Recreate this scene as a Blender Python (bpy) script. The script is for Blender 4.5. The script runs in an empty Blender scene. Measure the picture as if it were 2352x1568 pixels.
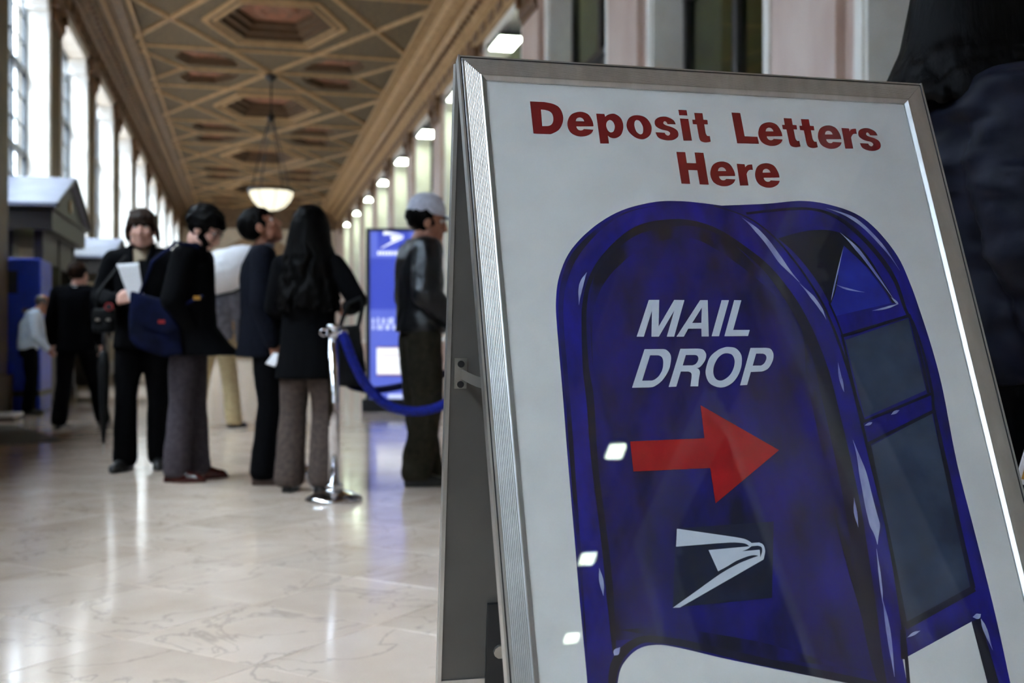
import bpy, bmesh, math, random
import numpy as np
from mathutils import Vector, Matrix, noise
from mathutils.geometry import tessellate_polygon
R = math.radians
random.seed(7)
sc = bpy.context.scene
col = sc.collection
# ------------------------------------------------------------------ camera, sky, light, exposure
CAM_H = 0.88
cam_d = bpy.data.cameras.new('camera')
cam = bpy.data.objects.new('camera', cam_d); col.objects.link(cam)
cam.location = (0, 0, CAM_H)
cam.rotation_euler = (R(90) + math.atan(8 / 2550), 0, -R(13.5))
cam_d.sensor_width = 36; cam_d.lens = 36 * 2550 / 2352
cam_d.clip_end = 300; cam_d.clip_start = .05
cam_d.dof.use_dof = True; cam_d.dof.focus_distance = 1.62; cam_d.dof.aperture_fstop = 4.8
sc.camera = cam
sc.view_settings.view_transform = 'Standard'; sc.view_settings.look = 'None'
sc.view_settings.gamma = 1; sc.view_settings.use_curve_mapping = False
sc.view_settings.exposure = 3.58
try:
    sc.cycles.max_bounces = 10; sc.cycles.diffuse_bounces = 5; sc.cycles.glossy_bounces = 4
    sc.cycles.transmission_bounces = 4; sc.cycles.transparent_max_bounces = 12
    sc.cycles.caustics_reflective = False; sc.cycles.caustics_refractive = False
    sc.cycles.sample_clamp_indirect = 6
    sc.cycles.use_denoising = True
except Exception:
    pass
SKY = 9.0            # overcast sky seen through the tall windows
FIXTURE = 3.4       # fluorescent fixtures in the right-hand bays
CHANDELIER = .13
world = bpy.data.worlds.new('overcast_sky'); sc.world = world; world.use_nodes = True
wn = world.node_tree; wn.nodes.clear()
w_out = wn.nodes.new('ShaderNodeOutputWorld'); w_bg = wn.nodes.new('ShaderNodeBackground')
w_tc = wn.nodes.new('ShaderNodeTexCoord'); w_sep = wn.nodes.new('ShaderNodeSeparateXYZ'); w_rmp = wn.nodes.new('ShaderNodeValToRGB')
w_map = wn.nodes.new('ShaderNodeMapRange'); w_map.inputs[1].default_value = -1; w_map.inputs[2].default_value = 1
wn.links.new(w_tc.outputs['Generated'], w_sep.inputs[0]); wn.links.new(w_sep.outputs[2], w_map.inputs[0])
wn.links.new(w_map.outputs[0], w_rmp.inputs[0]); wn.links.new(w_rmp.outputs[0], w_bg.inputs[0]); wn.links.new(w_bg.outputs[0], w_out.inputs[0])
w_rmp.color_ramp.elements[0].position = .42; w_rmp.color_ramp.elements[0].color = (.22, .22, .23, 1)
w_rmp.color_ramp.elements[1].position = .52; w_rmp.color_ramp.elements[1].color = (1, .985, .975, 1)
w_bg.inputs[1].default_value = SKY

# ------------------------------------------------------------------ materials
def lin(c):
    if isinstance(c, (int, float)): c = (c, c, c)
    return tuple(((x / 255) / 12.92 if x / 255 <= .04045 else ((x / 255 + .055) / 1.055) ** 2.4) for x in c)
MATS = {}
def M(name, c, rough=.5, metal=0, c2=None, scale=8, bump=0, bscale=None, coat=0, spec=None, stretch=(1, 1, 1), rand=0, detail=4, emit=0, lo=.35, hi=.65, sheen=0):
    """principled material: colour c (sRGB 0-255), optional second colour c2 mixed by noise, optional bump"""
    m = bpy.data.materials.new(name); m.use_nodes = True; nt = m.node_tree
    b = nt.nodes['Principled BSDF']
    b.inputs['Base Color'].default_value = (*lin(c), 1); b.inputs['Roughness'].default_value = rough; b.inputs['Metallic'].default_value = metal
    if coat: b.inputs['Coat Weight'].default_value = coat; b.inputs['Coat Roughness'].default_value = .06
    if spec is not None: b.inputs['Specular IOR Level'].default_value = spec
    if sheen: b.inputs['Sheen Weight'].default_value = sheen
    if emit:
        b.inputs['Emission Color'].default_value = (*lin(c), 1); b.inputs['Emission Strength'].default_value = emit
    last = None
    if c2 is not None or bump:
        tc = nt.nodes.new('ShaderNodeTexCoord'); mp = nt.nodes.new('ShaderNodeMapping'); mp.inputs['Scale'].default_value = stretch
        nt.links.new(tc.outputs['Object'], mp.inputs[0])
        if rand:
            oi = nt.nodes.new('ShaderNodeObjectInfo'); ml = nt.nodes.new('ShaderNodeVectorMath'); ml.operation = 'SCALE'; ml.inputs[3].default_value = 40
            cb = nt.nodes.new('ShaderNodeCombineXYZ'); nt.links.new(oi.outputs['Random'], cb.inputs[0]); nt.links.new(oi.outputs['Random'], cb.inputs[1])
            nt.links.new(cb.outputs[0], ml.inputs[0]); nt.links.new(ml.outputs[0], mp.inputs['Location'])
    if c2 is not None:
        nz = nt.nodes.new('ShaderNodeTexNoise'); nz.inputs['Scale'].default_value = scale; nz.inputs['Detail'].default_value = detail
        nt.links.new(mp.outputs[0], nz.inputs['Vector'])
        mr = nt.nodes.new('ShaderNodeMapRange'); mr.inputs[1].default_value = lo; mr.inputs[2].default_value = hi
        nt.links.new(nz.outputs[0], mr.inputs[0])
        mx = nt.nodes.new('ShaderNodeMix'); mx.data_type = 'RGBA'
        mx.inputs[6].default_value = (*lin(c), 1); mx.inputs[7].default_value = (*lin(c2), 1)
        nt.links.new(mr.outputs[0], mx.inputs[0]); last = mx.outputs[2]
        if rand:
            hv = nt.nodes.new('ShaderNodeHueSaturation'); mv = nt.nodes.new('ShaderNodeMapRange')
            mv.inputs[3].default_value = 1 - rand; mv.inputs[4].default_value = 1 + rand
            nt.links.new(oi.outputs['Random'], mv.inputs[0]); nt.links.new(mv.outputs[0], hv.inputs['Value']); nt.links.new(last, hv.inputs['Color']); last = hv.outputs[0]
        nt.links.new(last, b.inputs['Base Color'])
    if bump:
        nb = nt.nodes.new('ShaderNodeTexNoise'); nb.inputs['Scale'].default_value = bscale or scale; nb.inputs['Detail'].default_value = 3
        nt.links.new(mp.outputs[0], nb.inputs['Vector'])
        bp = nt.nodes.new('ShaderNodeBump'); bp.inputs['Strength'].default_value = bump; bp.inputs['Distance'].default_value = .02
        nt.links.new(nb.outputs[0], bp.inputs['Height']); nt.links.new(bp.outputs[0], b.inputs['Normal'])
    MATS[name] = m
    return m
def glassy(name, tint, refl=1.0, rough=.02, ior=1.5):
    """thin pane: fresnel mix of clear transmission and mirror reflection"""
    m = bpy.data.materials.new(name); m.use_nodes = True; nt = m.node_tree; nt.nodes.clear()
    o = nt.nodes.new('ShaderNodeOutputMaterial'); mx = nt.nodes.new('ShaderNodeMixShader')
    lw = nt.nodes.new('ShaderNodeLayerWeight'); lw.inputs[0].default_value = .5; pw = nt.nodes.new('ShaderNodeMath'); pw.operation = 'POWER'; pw.inputs[1].default_value = 5
    fr = nt.nodes.new('ShaderNodeMapRange'); fr.inputs[3].default_value = ((ior - 1) / (ior + 1)) ** 2; fr.inputs[4].default_value = 1      # schlick reflectance, the same from both sides
    nt.links.new(lw.outputs['Facing'], pw.inputs[0]); nt.links.new(pw.outputs[0], fr.inputs[0])
    t = nt.nodes.new('ShaderNodeBsdfTransparent'); t.inputs[0].default_value = (*tint, 1)
    g = nt.nodes.new('ShaderNodeBsdfGlossy'); g.inputs['Roughness'].default_value = rough; g.inputs['Color'].default_value = (refl, refl, refl, 1)
    nt.links.new(fr.outputs[0], mx.inputs[0]); nt.links.new(t.outputs[0], mx.inputs[1]); nt.links.new(g.outputs[0], mx.inputs[2]); nt.links.new(mx.outputs[0], o.inputs[0])
    MATS[name] = m; return m

# ------------------------------------------------------------------ mesh helpers
class MB:
    """collects boxes, tubes, lofts into one mesh"""
    def __init__(s): s.v = []; s.f = []; s.mi = []; s.cur = 0
    def add(s, vs, fs):
        o = len(s.v); s.v += [tuple(v) for v in vs]; s.f += [tuple(i + o for i in f) for f in fs]; s.mi += [s.cur] * len(fs); return s
    def box(s, x0, x1, y0, y1, z0, z1):
        v = [(x0, y0, z0), (x1, y0, z0), (x1, y1, z0), (x0, y1, z0), (x0, y0, z1), (x1, y0, z1), (x1, y1, z1), (x0, y1, z1)]
        return s.add(v, [(0, 3, 2, 1), (4, 5, 6, 7), (0, 1, 5, 4), (1, 2, 6, 5), (2, 3, 7, 6), (3, 0, 4, 7)])
    def cbox(s, c, h, m=None):
        v = [Vector((sx * h[0], sy * h[1], sz * h[2])) for sz in (-1, 1) for sx, sy in ((-1, -1), (1, -1), (1, 1), (-1, 1))]
        if m is not None: v = [m @ p for p in v]
        return s.add([p + Vector(c) for p in v], [(0, 3, 2, 1), (4, 5, 6, 7), (0, 1, 5, 4), (1, 2, 6, 5), (2, 3, 7, 6), (3, 0, 4, 7)])
    def loft(s, rings, closed_ends=True):
        n = len(rings[0]); o = len(s.v); vs = [p for r in rings for p in r]; fs = []
        for i in range(len(rings) - 1):
            for j in range(n):
                a = i * n + j; b = i * n + (j + 1) % n; fs.append((a, b, b + n, a + n))
        if closed_ends:
            fs.append(tuple(range(n))[::-1]); fs.append(tuple((len(rings) - 1) * n + j for j in range(n)))
        return s.add(vs, fs)
    def ell(s, rings, n=16, axis='z'):
        """rings: (cx, cy, cz, rx, ry) stacked along z"""
        return s.loft([[(cx + rx * math.cos(2 * math.pi * k / n), cy + ry * math.sin(2 * math.pi * k / n), cz) for k in range(n)] for cx, cy, cz, rx, ry in rings])
    def lathe(s, prof, c=(0, 0, 0), n=24):
        return s.ell([(c[0], c[1], c[2] + z, max(r, 1e-4), max(r, 1e-4)) for r, z in prof], n)
    def path(s, pts, r, n=8):
        pts = [Vector(p) for p in pts]; rr = r if isinstance(r, (list, tuple)) else [r] * len(pts); rings = []
        up = Vector((0, 0, 1))
        t0 = (pts[1] - pts[0]).normalized()
        a = t0.cross(up) if abs(t0.z) < .95 else t0.cross(Vector((1, 0, 0)))
        a.normalize()
        for i, p in enumerate(pts):
            t = (pts[min(i + 1, len(pts) - 1)] - pts[max(i - 1, 0)]).normalized()
            a = (a - t * a.dot(t)).normalized(); b = t.cross(a)
            rings.append([tuple(p + (a * math.cos(2 * math.pi * k / n) + b * math.sin(2 * math.pi * k / n)) * rr[i]) for k in range(n)])
        return s.loft(rings)
    def blob(s, c, r, m=None, n=12, k=8):
        if isinstance(r, (int, float)): r = (r, r, r)
        rings = []
        for i in range(1, k):
            t = math.pi * i / k
            ring = []
            for j in range(n):
                p = Vector((r[0] * math.sin(t) * math.cos(2 * math.pi * j / n), r[1] * math.sin(t) * math.sin(2 * math.pi * j / n), -r[2] * math.cos(t)))
                if m is not None: p = m @ p
                ring.append(p + Vector(c))
            rings.append(ring)
        return s.loft(rings)
    def limb(s, pts, rad, n=12):
        """capsule chain: spheres at the joints, cones between (meant for voxel remesh)"""
        pts = [Vector(p) for p in pts]
        for p, r in zip(pts, rad): s.blob(p, r, None, n, 8)
        for a, b, ra, rb in zip(pts, pts[1:], rad, rad[1:]):
            if (b - a).length > 1e-4: s.path([a, b], [ra, rb], n)
        return s
    def mesh(s, name, smooth=False):
        me = bpy.data.meshes.new(name); me.from_pydata(s.v, [], s.f)
        if s.mi and max(s.mi) > 0: me.polygons.foreach_set('material_index', s.mi)
        if smooth: me.polygons.foreach_set('use_smooth', [True] * len(me.polygons))
        me.update(); return me
def link(name, me, mats, parent=None):
    o = bpy.data.objects.new(name, me); col.objects.link(o)
    if not isinstance(mats, (list, tuple)): mats = [mats]
    if me and not me.materials:
        for m in mats: me.materials.append(MATS[m] if isinstance(m, str) else m)
    if parent: o.parent = parent
    return o
def obj(name, mb, mats, parent=None, smooth=False, bevel=0):
    o = link(name, mb.mesh(name, smooth), mats, parent)
    if bevel:
        b = o.modifiers.new('bevel', 'BEVEL'); b.width = bevel; b.segments = 2; b.limit_method = 'ANGLE'; b.angle_limit = R(40)
    return o
def tag(o, label=None, cat=None, group=None, kind=None):
    if label: o['label'] = label
    if cat: o['category'] = cat
    if group: o['group'] = group
    if kind: o['kind'] = kind
    return o
def thing(name, loc, label, cat, group=None, rz=0):
    o = bpy.data.objects.new(name, None); col.objects.link(o); o.location = loc; o.rotation_euler = (0, 0, rz); o.empty_display_size = .1
    return tag(o, label, cat, group)
def smooth_by_angle(o, deg=40):
    me = o.data
    me.polygons.foreach_set('use_smooth', [True] * len(me.polygons))
    try: me.set_sharp_from_angle(angle=R(deg))
    except Exception: pass
    return o
def remesh(mb, voxel, it=6, folds=None, name='m', fac=.5):
    """fuse overlapping volumes into one continuous smooth surface; folds=(amp, scale vector) adds cloth relief"""
    me = mb.mesh(name); o = bpy.data.objects.new('tmp', me); col.objects.link(o)
    md = o.modifiers.new('r', 'REMESH'); md.mode = 'VOXEL'; md.voxel_size = voxel
    if it:
        sm = o.modifiers.new('s', 'SMOOTH'); sm.iterations = it; sm.factor = fac
    dg = bpy.context.evaluated_depsgraph_get(); ev = o.evaluated_get(dg)
    out = bpy.data.meshes.new_from_object(ev); out.name = name
    bpy.data.objects.remove(o); bpy.data.meshes.remove(me)
    n = len(out.vertices); out.materials.clear()
    if folds:
        amp, fs = folds; co = np.empty(n * 3, 'f'); no = np.empty(n * 3, 'f')
        out.vertices.foreach_get('co', co); out.vertices.foreach_get('normal', no)
        co = co.reshape(-1, 3); no = no.reshape(-1, 3); s = co * np.array(fs, 'f')
        d = np.array([noise.noise(Vector(p)) + .5 * noise.noise(Vector(p) * 2.3) for p in s], 'f')
        co = co + no * (d * amp)[:, None]
        out.vertices.foreach_set('co', co.ravel())
    out.polygons.foreach_set('use_smooth', [True] * len(out.polygons)); out.update()
    return out

# palette
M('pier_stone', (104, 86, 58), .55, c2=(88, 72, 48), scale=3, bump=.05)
M('reveal_stone', (226, 222, 214), .5, c2=(214, 208, 198), scale=2)
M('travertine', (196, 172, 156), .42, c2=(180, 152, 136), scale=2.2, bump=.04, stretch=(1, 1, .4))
M('trim_stone', (226, 220, 208), .45, c2=(216, 208, 194), scale=3)
M('gilt_capital', (120, 86, 52), .5, c2=(82, 56, 34), scale=14, bump=.2)
M('plaster_panel', (100, 80, 46), .75, c2=(62, 48, 26), scale=9, bump=.7, bscale=16, detail=6)
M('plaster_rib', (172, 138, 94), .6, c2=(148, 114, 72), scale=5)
M('coffer_side', (92, 66, 38), .7, c2=(84, 62, 40), scale=6)
M('coffer_bed', (104, 66, 42), .7, c2=(140, 86, 60), scale=3.5, bump=.4)
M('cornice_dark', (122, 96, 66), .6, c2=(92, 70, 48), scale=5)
M('end_plaster', (214, 200, 176), .7, c2=(204, 188, 164), scale=1.5)
M('arch_stone', (164, 138, 104), .6, c2=(150, 122, 92), scale=2)
M('window_steel', (46, 50, 54), .45, c2=(36, 39, 42), scale=6)
M('dark_bronze', (34, 28, 24), .35, c2=(24, 20, 18), scale=8, metal=.4)
M('bronze_frame', (30, 27, 25), .3, c2=(22, 20, 18), scale=8)
glassy('window_glass', (.78, .86, .92), 1, .03)
glassy('bay_glass', (.52, .60, .46), 1, .03)
M('grout', (112, 100, 90), .8)
M('facade_stone', (150, 154, 160), .8, c2=(128, 132, 140), scale=.4)
M('facade_window', (50, 58, 70), .3)
M('office_wall', (120, 128, 100), .8, c2=(96, 104, 80), scale=1)
M('chrome', (215, 216, 220), .08, 1, c2=(200, 200, 206), scale=30)
M('aluminium', (208, 208, 206), .38, 1, c2=(196, 196, 194), scale=60, stretch=(1, 1, .05))
M('lamp_white', (240, 246, 232), .4)
def emissive(name, c, s):
    m = bpy.data.materials.new(name); m.use_nodes = True; nt = m.node_tree; nt.nodes.clear()
    o = nt.nodes.new('ShaderNodeOutputMaterial'); e = nt.nodes.new('ShaderNodeEmission'); e.inputs[0].default_value = (*c, 1); e.inputs[1].default_value = s
    nt.links.new(e.outputs[0], o.inputs[0]); MATS[name] = m; return m
emissive('fluorescent', (.82, 1.0, .76), FIXTURE)
emissive('alabaster_lit', (1.0, .93, .70), CHANDELIER)
emissive('small_lamp', (.9, 1.0, .55), .25)
def marble():
    m = M('marble', (216, 198, 184), .11, c2=(200, 180, 164), spec=.28, scale=2.2, rand=.06, detail=6)
    nt = m.node_tree; b = nt.nodes['Principled BSDF']; src = b.inputs['Base Color'].links[0].from_socket
    mp = [n for n in nt.nodes if n.type == 'MAPPING'][0]
    nz = nt.nodes.new('ShaderNodeTexNoise'); nz.inputs['Scale'].default_value = 2.6; nz.inputs['Detail'].default_value = 5; nz.inputs['Distortion'].default_value = .8
    nt.links.new(mp.outputs[0], nz.inputs['Vector'])
    r = nt.nodes.new('ShaderNodeValToRGB'); e = r.color_ramp.elements
    e[0].position = .485; e[0].color = (0, 0, 0, 1); e[1].position = .515; e[1].color = (0, 0, 0, 1); c = e.new(.5); c.color = (1, 1, 1, 1)
    nt.links.new(nz.outputs[0], r.inputs[0])
    ml = nt.nodes.new('ShaderNodeMath'); ml.operation = 'MULTIPLY'; ml.inputs[1].default_value = .35; nt.links.new(r.outputs[0], ml.inputs[0])
    mx = nt.nodes.new('ShaderNodeMix'); mx.data_type = 'RGBA'; mx.inputs[7].default_value = (*lin((120, 108, 100)), 1)
    nt.links.new(ml.outputs[0], mx.inputs[0]); nt.links.new(src, mx.inputs[6]); nt.links.new(mx.outputs[2], b.inputs['Base Color'])
marble()
# ------------------------------------------------------------------ the hall: floor, walls, ceiling
XL, XR = -3.9, 5.65              # wall faces
YB, YF = -16.0, 72.0             # behind the camera, far end
ZC = 9.48                        # ceiling bed
BAY = 5.6
Z_TOP = 8.1                      # head of the window bays
# floor: diagonal marble slabs
fl = tag(obj('floor', MB().box(XL - .7, XR + 1.2, YB, YF, -.2, -.006), 'grout'), kind='structure')
S = .523
def slab():
    h = S / 2 - .0012; b = .0008; t = 0.0
    v = [(-h, -h, -.006), (h, -h, -.006), (h, h, -.006), (-h, h, -.006), (-h, -h, t - b), (h, -h, t - b), (h, h, t - b), (-h, h, t - b),
         (-h + b, -h + b, t), (h - b, -h + b, t), (h - b, h - b, t), (-h + b, h - b, t)]
    f = [(0, 1, 5, 4), (1, 2, 6, 5), (2, 3, 7, 6), (3, 0, 4, 7), (4, 5, 9, 8), (5, 6, 10, 9), (6, 7, 11, 10), (7, 4, 8, 11), (8, 9, 10, 11)]
    return v, f
sv, sf = slab(); smb = MB().add(sv, sf); slab_me = smb.mesh('tile'); slab_me.materials.append(MATS['marble'])
D = S * math.sqrt(2)
cand = []
for i in range(-40, 150):
    for j in range(-150, 60):
        p = 3.155 + i * D; q = -3.84 + j * D          # x+y, x-y of a slab corner
        x = (p + q + D) / 2; y = (p + D - q) / 2 - D / 2 + 0
        x = ((p + D / 2) + (q + D / 2)) / 2; y = ((p + D / 2) - (q + D / 2)) / 2
        if XL - .2 < x < XR + .2 and YB < y < YF - .2: cand.append((x, y))
def in_view(x, y): return 2.3 < y < 12.5 and x < .55 + .02 * y + (.08 * y if y > 4 else 0) and x > -.36 * y - .6 + .1
near = sorted([c for c in cand if in_view(*c)], key=lambda c: c[1])[:290]
nset = set(near); field = MB(); c45, s45 = math.cos(R(45)), math.sin(R(45))
for (x, y) in cand:
    if (x, y) in nset:
        o = bpy.data.objects.new('tile', slab_me); col.objects.link(o); o.location = (x, y, 0); o.rotation_euler = (0, 0, R(45)); o.parent = fl
    else:
        field.add([(x + a * c45 - b * s45, y + a * s45 + b * c45, c) for a, b, c in sv], sf)
tag(obj('tile_field', field, 'marble', fl), kind='stuff')

def bay_y(k): return 24.2 + BAY * k       # left: far jamb of opening k; pier runs on 1.5 m beyond it
K0, K1 = -7, 8
OPEN_L = 4.1
# left wall: plinth wall under the sills, header above, piers between
SILL_L = 3.0
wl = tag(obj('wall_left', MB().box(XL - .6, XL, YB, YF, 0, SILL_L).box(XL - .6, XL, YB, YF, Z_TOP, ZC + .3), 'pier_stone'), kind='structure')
pier = MB().box(-.6, 0, 0, BAY - OPEN_L, SILL_L, Z_TOP)
pier_me = pier.mesh('pier'); pier_me.materials.append(MATS['pier_stone'])
def capital_mesh(s):
    """small classical capital: necking, two scrolls, leaf band and a stepped top; s = +1 faces +x"""
    m = MB(); w = BAY - OPEN_L
    m.box(0, s * .05, .05, w - .05, -.62, -.56); m.box(0, s * .07, .1, w - .1, -.56, -.2)
    n = 6
    for i in range(n):
        y = .16 + (w - .32) * i / (n - 1)
        m.blob((s * .07, y, -.42), (.06, .09, .13), None, 8, 6)
    for y in (.12, w - .12):
        m.path([(0, y, -.24), (s * .16, y, -.24)], .1, 12)
    m.box(0, s * .14, .0, w, -.15, -.06); m.box(0, s * .18, -.04, w + .04, -.06, 0)
    return m.mesh('capital')
cap_l = capital_mesh(1); cap_l.materials.append(MATS['gilt_capital'])
cap_r = capital_mesh(-1); cap_r.materials.append(MATS['gilt_capital'])
lin_me = None
def lining(depth, length, z0, z1, s):
    """jambs, head and sill that line a bay; s=-1 recess goes towards -x"""
    t = .05; m = MB(); a, b = sorted((0, s * depth))
    m.box(a, b, length - t, length, z0, z1); m.box(a, b, 0, t, z0, z1); m.box(a, b, 0, length, z1 - t, z1); m.box(a, b, 0, length, z0, z0 + t)
    f = -s * .03; c, d = sorted((0, f))
    for y0 in (-.14, length): m.box(c, d, y0, y0 + .14, z0, z1 + .14)
    m.box(c, d, 0, length, z1, z1 + .14)
    # console moulding at the head of each jamb
    for y0, sg in ((length - t, -1), (t, 1)):
        m.box(a, b, min(y0, y0 + sg * .1), max(y0, y0 + sg * .1), z1 - .42, z1 - .3); m.box(a, b, min(y0, y0 + sg * .18), max(y0, y0 + sg * .18), z1 - .3, z1 - .12); m.box(a, b, min(y0, y0 + sg * .26), max(y0, y0 + sg * .26), z1 - .12, z1)
    return m.mesh('reveal')
lin_l = lining(.42, OPEN_L, SILL_L, Z_TOP, -1); lin_l.materials.append(MATS['reveal_stone'])
# steel windows: frame, bars and 3 x 3 panes
NC, NR = 3, 3
wf = MB(); fw, fh = OPEN_L - .1, Z_TOP - SILL_L - .1
for i in range(NC + 1):
    y = fw * i / NC; t = .07 if i in (0, NC) else .045
    wf.box(-.05, .05, y - t, y + t, 0, fh)
for j in range(NR + 1):
    z = fh * j / NR; wf.box(-.05, .05, 0, fw, z - .06, z + .06)
for i in range(NC):
    y = fw * (i + .5) / NC; wf.box(-.02, .02, y - .015, y + .015, 0, fh)
for j in range(NR):
    for q in (1, 2): z = fh * (j + q / 3) / NR; wf.box(-.02, .02, 0, fw, z - .012, z + .012)
wf_me = wf.mesh('window_frame'); wf_me.materials.append(MATS['window_steel'])
pane = MB().box(-.004, .004, .03, fw / NC - .03, .05, fh / NR - .05); pane_me = pane.mesh('pane'); pane_me.materials.append(MATS['window_glass'])
wi = 0
for k in range(K0, K1 + 1):
    y0 = bay_y(k) - OPEN_L
    if y0 < YB + .2 or bay_y(k) + 1.5 > YF: continue
    p = link('pier', pier_me, [], wl); p.location = (XL, bay_y(k), 0)
    c = link('capital', cap_l, [], p); c.location = (0, 0, Z_TOP + .0)
    r = link('reveal', lin_l, [], wl); r.location = (XL, y0, 0)
    wi += 1
    w = link('window_%d' % wi, wf_me, []); w.location = (XL - .46, y0 + .05, SILL_L + .05); tag(w, kind='structure')
    for i in range(NC):
        for j in range(NR):
            q = link('pane', pane_me, [], w); q.location = (0, fw * i / NC, fh * j / NR)
    # the sky behind this window is sampled through a portal
    L = bpy.data.lights.new('sky_portal', 'AREA'); L.shape = 'RECTANGLE'; L.size = fh; L.size_y = fw
    L.cycles.is_portal = True
    lo = bpy.data.objects.new('sky_portal', L); col.objects.link(lo); lo.location = (XL - .62, y0 + OPEN_L / 2, SILL_L + .05 + fh / 2); lo.rotation_euler = (0, R(-90), 0)
first_l = [bay_y(k) - OPEN_L for k in range(K0, K1 + 1) if bay_y(k) - OPEN_L >= YB + .2][0]
last_l = [bay_y(k) for k in range(K0, K1 + 1) if bay_y(k) + 1.5 <= YF][-1]
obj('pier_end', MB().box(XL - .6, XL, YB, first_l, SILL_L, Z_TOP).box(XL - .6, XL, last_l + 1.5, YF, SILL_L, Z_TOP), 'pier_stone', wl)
# dado mouldings and panels along the foot of the left wall
tag(obj('baseboard_left', MB().box(XL, XL + .05, YB, YF, 0, .35).box(XL, XL + .03, YB, YF, .35, .4), 'dark_bronze'), kind='structure')
tag(obj('trim_1', MB().box(XL, XL + .12, YB, YF, SILL_L - .14, SILL_L).box(XL, XL + .06, YB, YF, SILL_L - .3, SILL_L - .14), 'pier_stone'), kind='structure')

# right wall
OPEN_R = 3.55; SILL_R = 1.1
def far_r(k): return 14.95 + BAY * k
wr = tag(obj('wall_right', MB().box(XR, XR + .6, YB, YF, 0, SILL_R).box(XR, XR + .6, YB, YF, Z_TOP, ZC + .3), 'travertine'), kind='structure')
pil_w = BAY - OPEN_R
pilm = MB().box(0, .6, 0, pil_w, SILL_R, Z_TOP).box(-.10, 0, .36, pil_w - .36, 0, Z_TOP - .1).box(-.13, 0, .3, pil_w - .3, 0, .5)
pil_me = pilm.mesh('pilaster'); pil_me.materials.append(MATS['travertine'])
cap_rm = capital_mesh(-1)
lin_r = lining(.55, OPEN_R, SILL_R, Z_TOP, 1); lin_r.materials.append(MATS['trim_stone'])
bw, bh = OPEN_R - .1, Z_TOP - SILL_R - .1
bf = MB()
for i in range(3):
    y = bw * i / 2; t = .12 if i != 1 else .08
    bf.box(-.07, .07, y - t, y + t, 0, bh)
for z in (0, 1.6, 4.75, bh): bf.box(-.08, .08, 0, bw, z - .12, z + .12)
bf.box(-.14, .14, 0, bw, 4.78, 4.9)
bf_me = bf.mesh('window_frame'); bf_me.materials.append(MATS['bronze_frame'])
zs = [0, 1.6, 4.75, bh]; bp_me = []
for j in range(3):
    m = MB().box(-.004, .004, .08, bw / 2 - .08, zs[j] + .1, zs[j + 1] - .1).mesh('pane'); m.materials.append(MATS['bay_glass']); bp_me.append(m)
room_me = MB().box(1.9, 2.0, -.3, OPEN_R + .3, 0, Z_TOP).box(.7, 2, -.4, -.3, 0, Z_TOP).box(.7, 2, OPEN_R + .3, OPEN_R + .4, 0, Z_TOP).box(.7, 2, -.4, OPEN_R + .4, Z_TOP, Z_TOP + .1).box(.7, 2, -.4, OPEN_R + .4, -.1, 0).mesh('office_back'); room_me.materials.append(MATS['office_wall'])
# fluorescent fixture hanging in the head of a bay
hous = MB().box(-.29, .29, -.59, .59, .03, .12); hous.add([(-.29, -.59, .12), (.29, -.59, .12), (.29, .59, .12), (-.29, .59, .12), (-.1, -.3, .22), (.1, -.3, .22), (.1, .3, .22), (-.1, .3, .22)], [(0, 1, 5, 4), (1, 2, 6, 5), (2, 3, 7, 6), (3, 0, 4, 7), (4, 5, 6, 7)])
hous_me = hous.mesh('housing'); hous_me.materials.append(MATS['dark_bronze'])
dif_me = MB().box(-.26, .26, -.55, .55, 0, .029).mesh('diffuser'); dif_me.materials.append(MATS['fluorescent'])
rod_me = MB().path([(0, -.25, .2), (0, -.25, .32)], .012).mesh('rod'); rod2_me = MB().path([(0, .25, .2), (0, .25, .32)], .012).mesh('rod'); rod2_me.materials.append(MATS['dark_bronze']); rod_me.materials.append(MATS['dark_bronze'])
ORD = ['nearest', 'second', 'third', 'fourth', 'fifth', 'sixth', 'seventh', 'eighth', 'ninth', 'tenth']
nfix = 0
def fixture(x, y, z, label, group='fluorescent fixtures along the right wall'):
    t = thing('fluorescent_fixture', (x, y, z), label, 'light', group)
    link('housing', hous_me, [], t); link('diffuser', dif_me, [], t); link('rod', rod_me, [], t); link('rod', rod2_me, [], t)
    return t
for k in range(-5, 10):
    y1 = far_r(k); y0 = y1 - OPEN_R
    if y0 < YB + .2 or y1 + pil_w > YF: continue
    p = link('pilaster', pil_me, [], wr); p.location = (XR, y1, 0)
    c = link('capital', cap_r, [], p); c.location = (-.1, .35 - .02, Z_TOP + .04); c.scale = (1, .9, 1.1)
    r = link('reveal', lin_r, [], wr); r.location = (XR, y0, 0)
    wi += 1
    w = link('window_%d' % wi, bf_me, []); w.location = (XR + .52, y0 + .05, SILL_R + .05); tag(w, kind='structure')
    for i in range(2):
        for j in range(3):
            q = link('pane', bp_me[j], [], w); q.location = (0, bw * i / 2, 0)
    rb = link('office_back', room_me, [], wr); rb.location = (XR, y0, 0)
    if k >= 2:
        lab = 'white fluorescent light in the head of the right wall bay, %s from the sign' % ORD[nfix] if nfix < 9 else 'white fluorescent light in the far right wall bays'
        fixture(XR + .14, y0 + OPEN_R / 2 + .3, 7.74, lab); nfix += 1
ks = [k for k in range(-5, 10) if far_r(k) - OPEN_R >= YB + .2 and far_r(k) + pil_w <= YF]
obj('pier_end', MB().box(XR, XR + .6, YB, far_r(ks[0]) - OPEN_R, SILL_R, Z_TOP).box(XR, XR + .6, far_r(ks[-1]) + pil_w, YF, SILL_R, Z_TOP), 'travertine', wr)
tag(obj('baseboard_right', MB().box(XR - .05, XR, YB, YF, 0, .3).box(XR - .03, XR, YB, YF, .3, .36), 'travertine'), kind='structure')
tag(obj('trim_2', MB().box(XR - .08, XR, YB, YF, SILL_R - .1, SILL_R + .02), 'trim_stone'), kind='structure')

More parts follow.
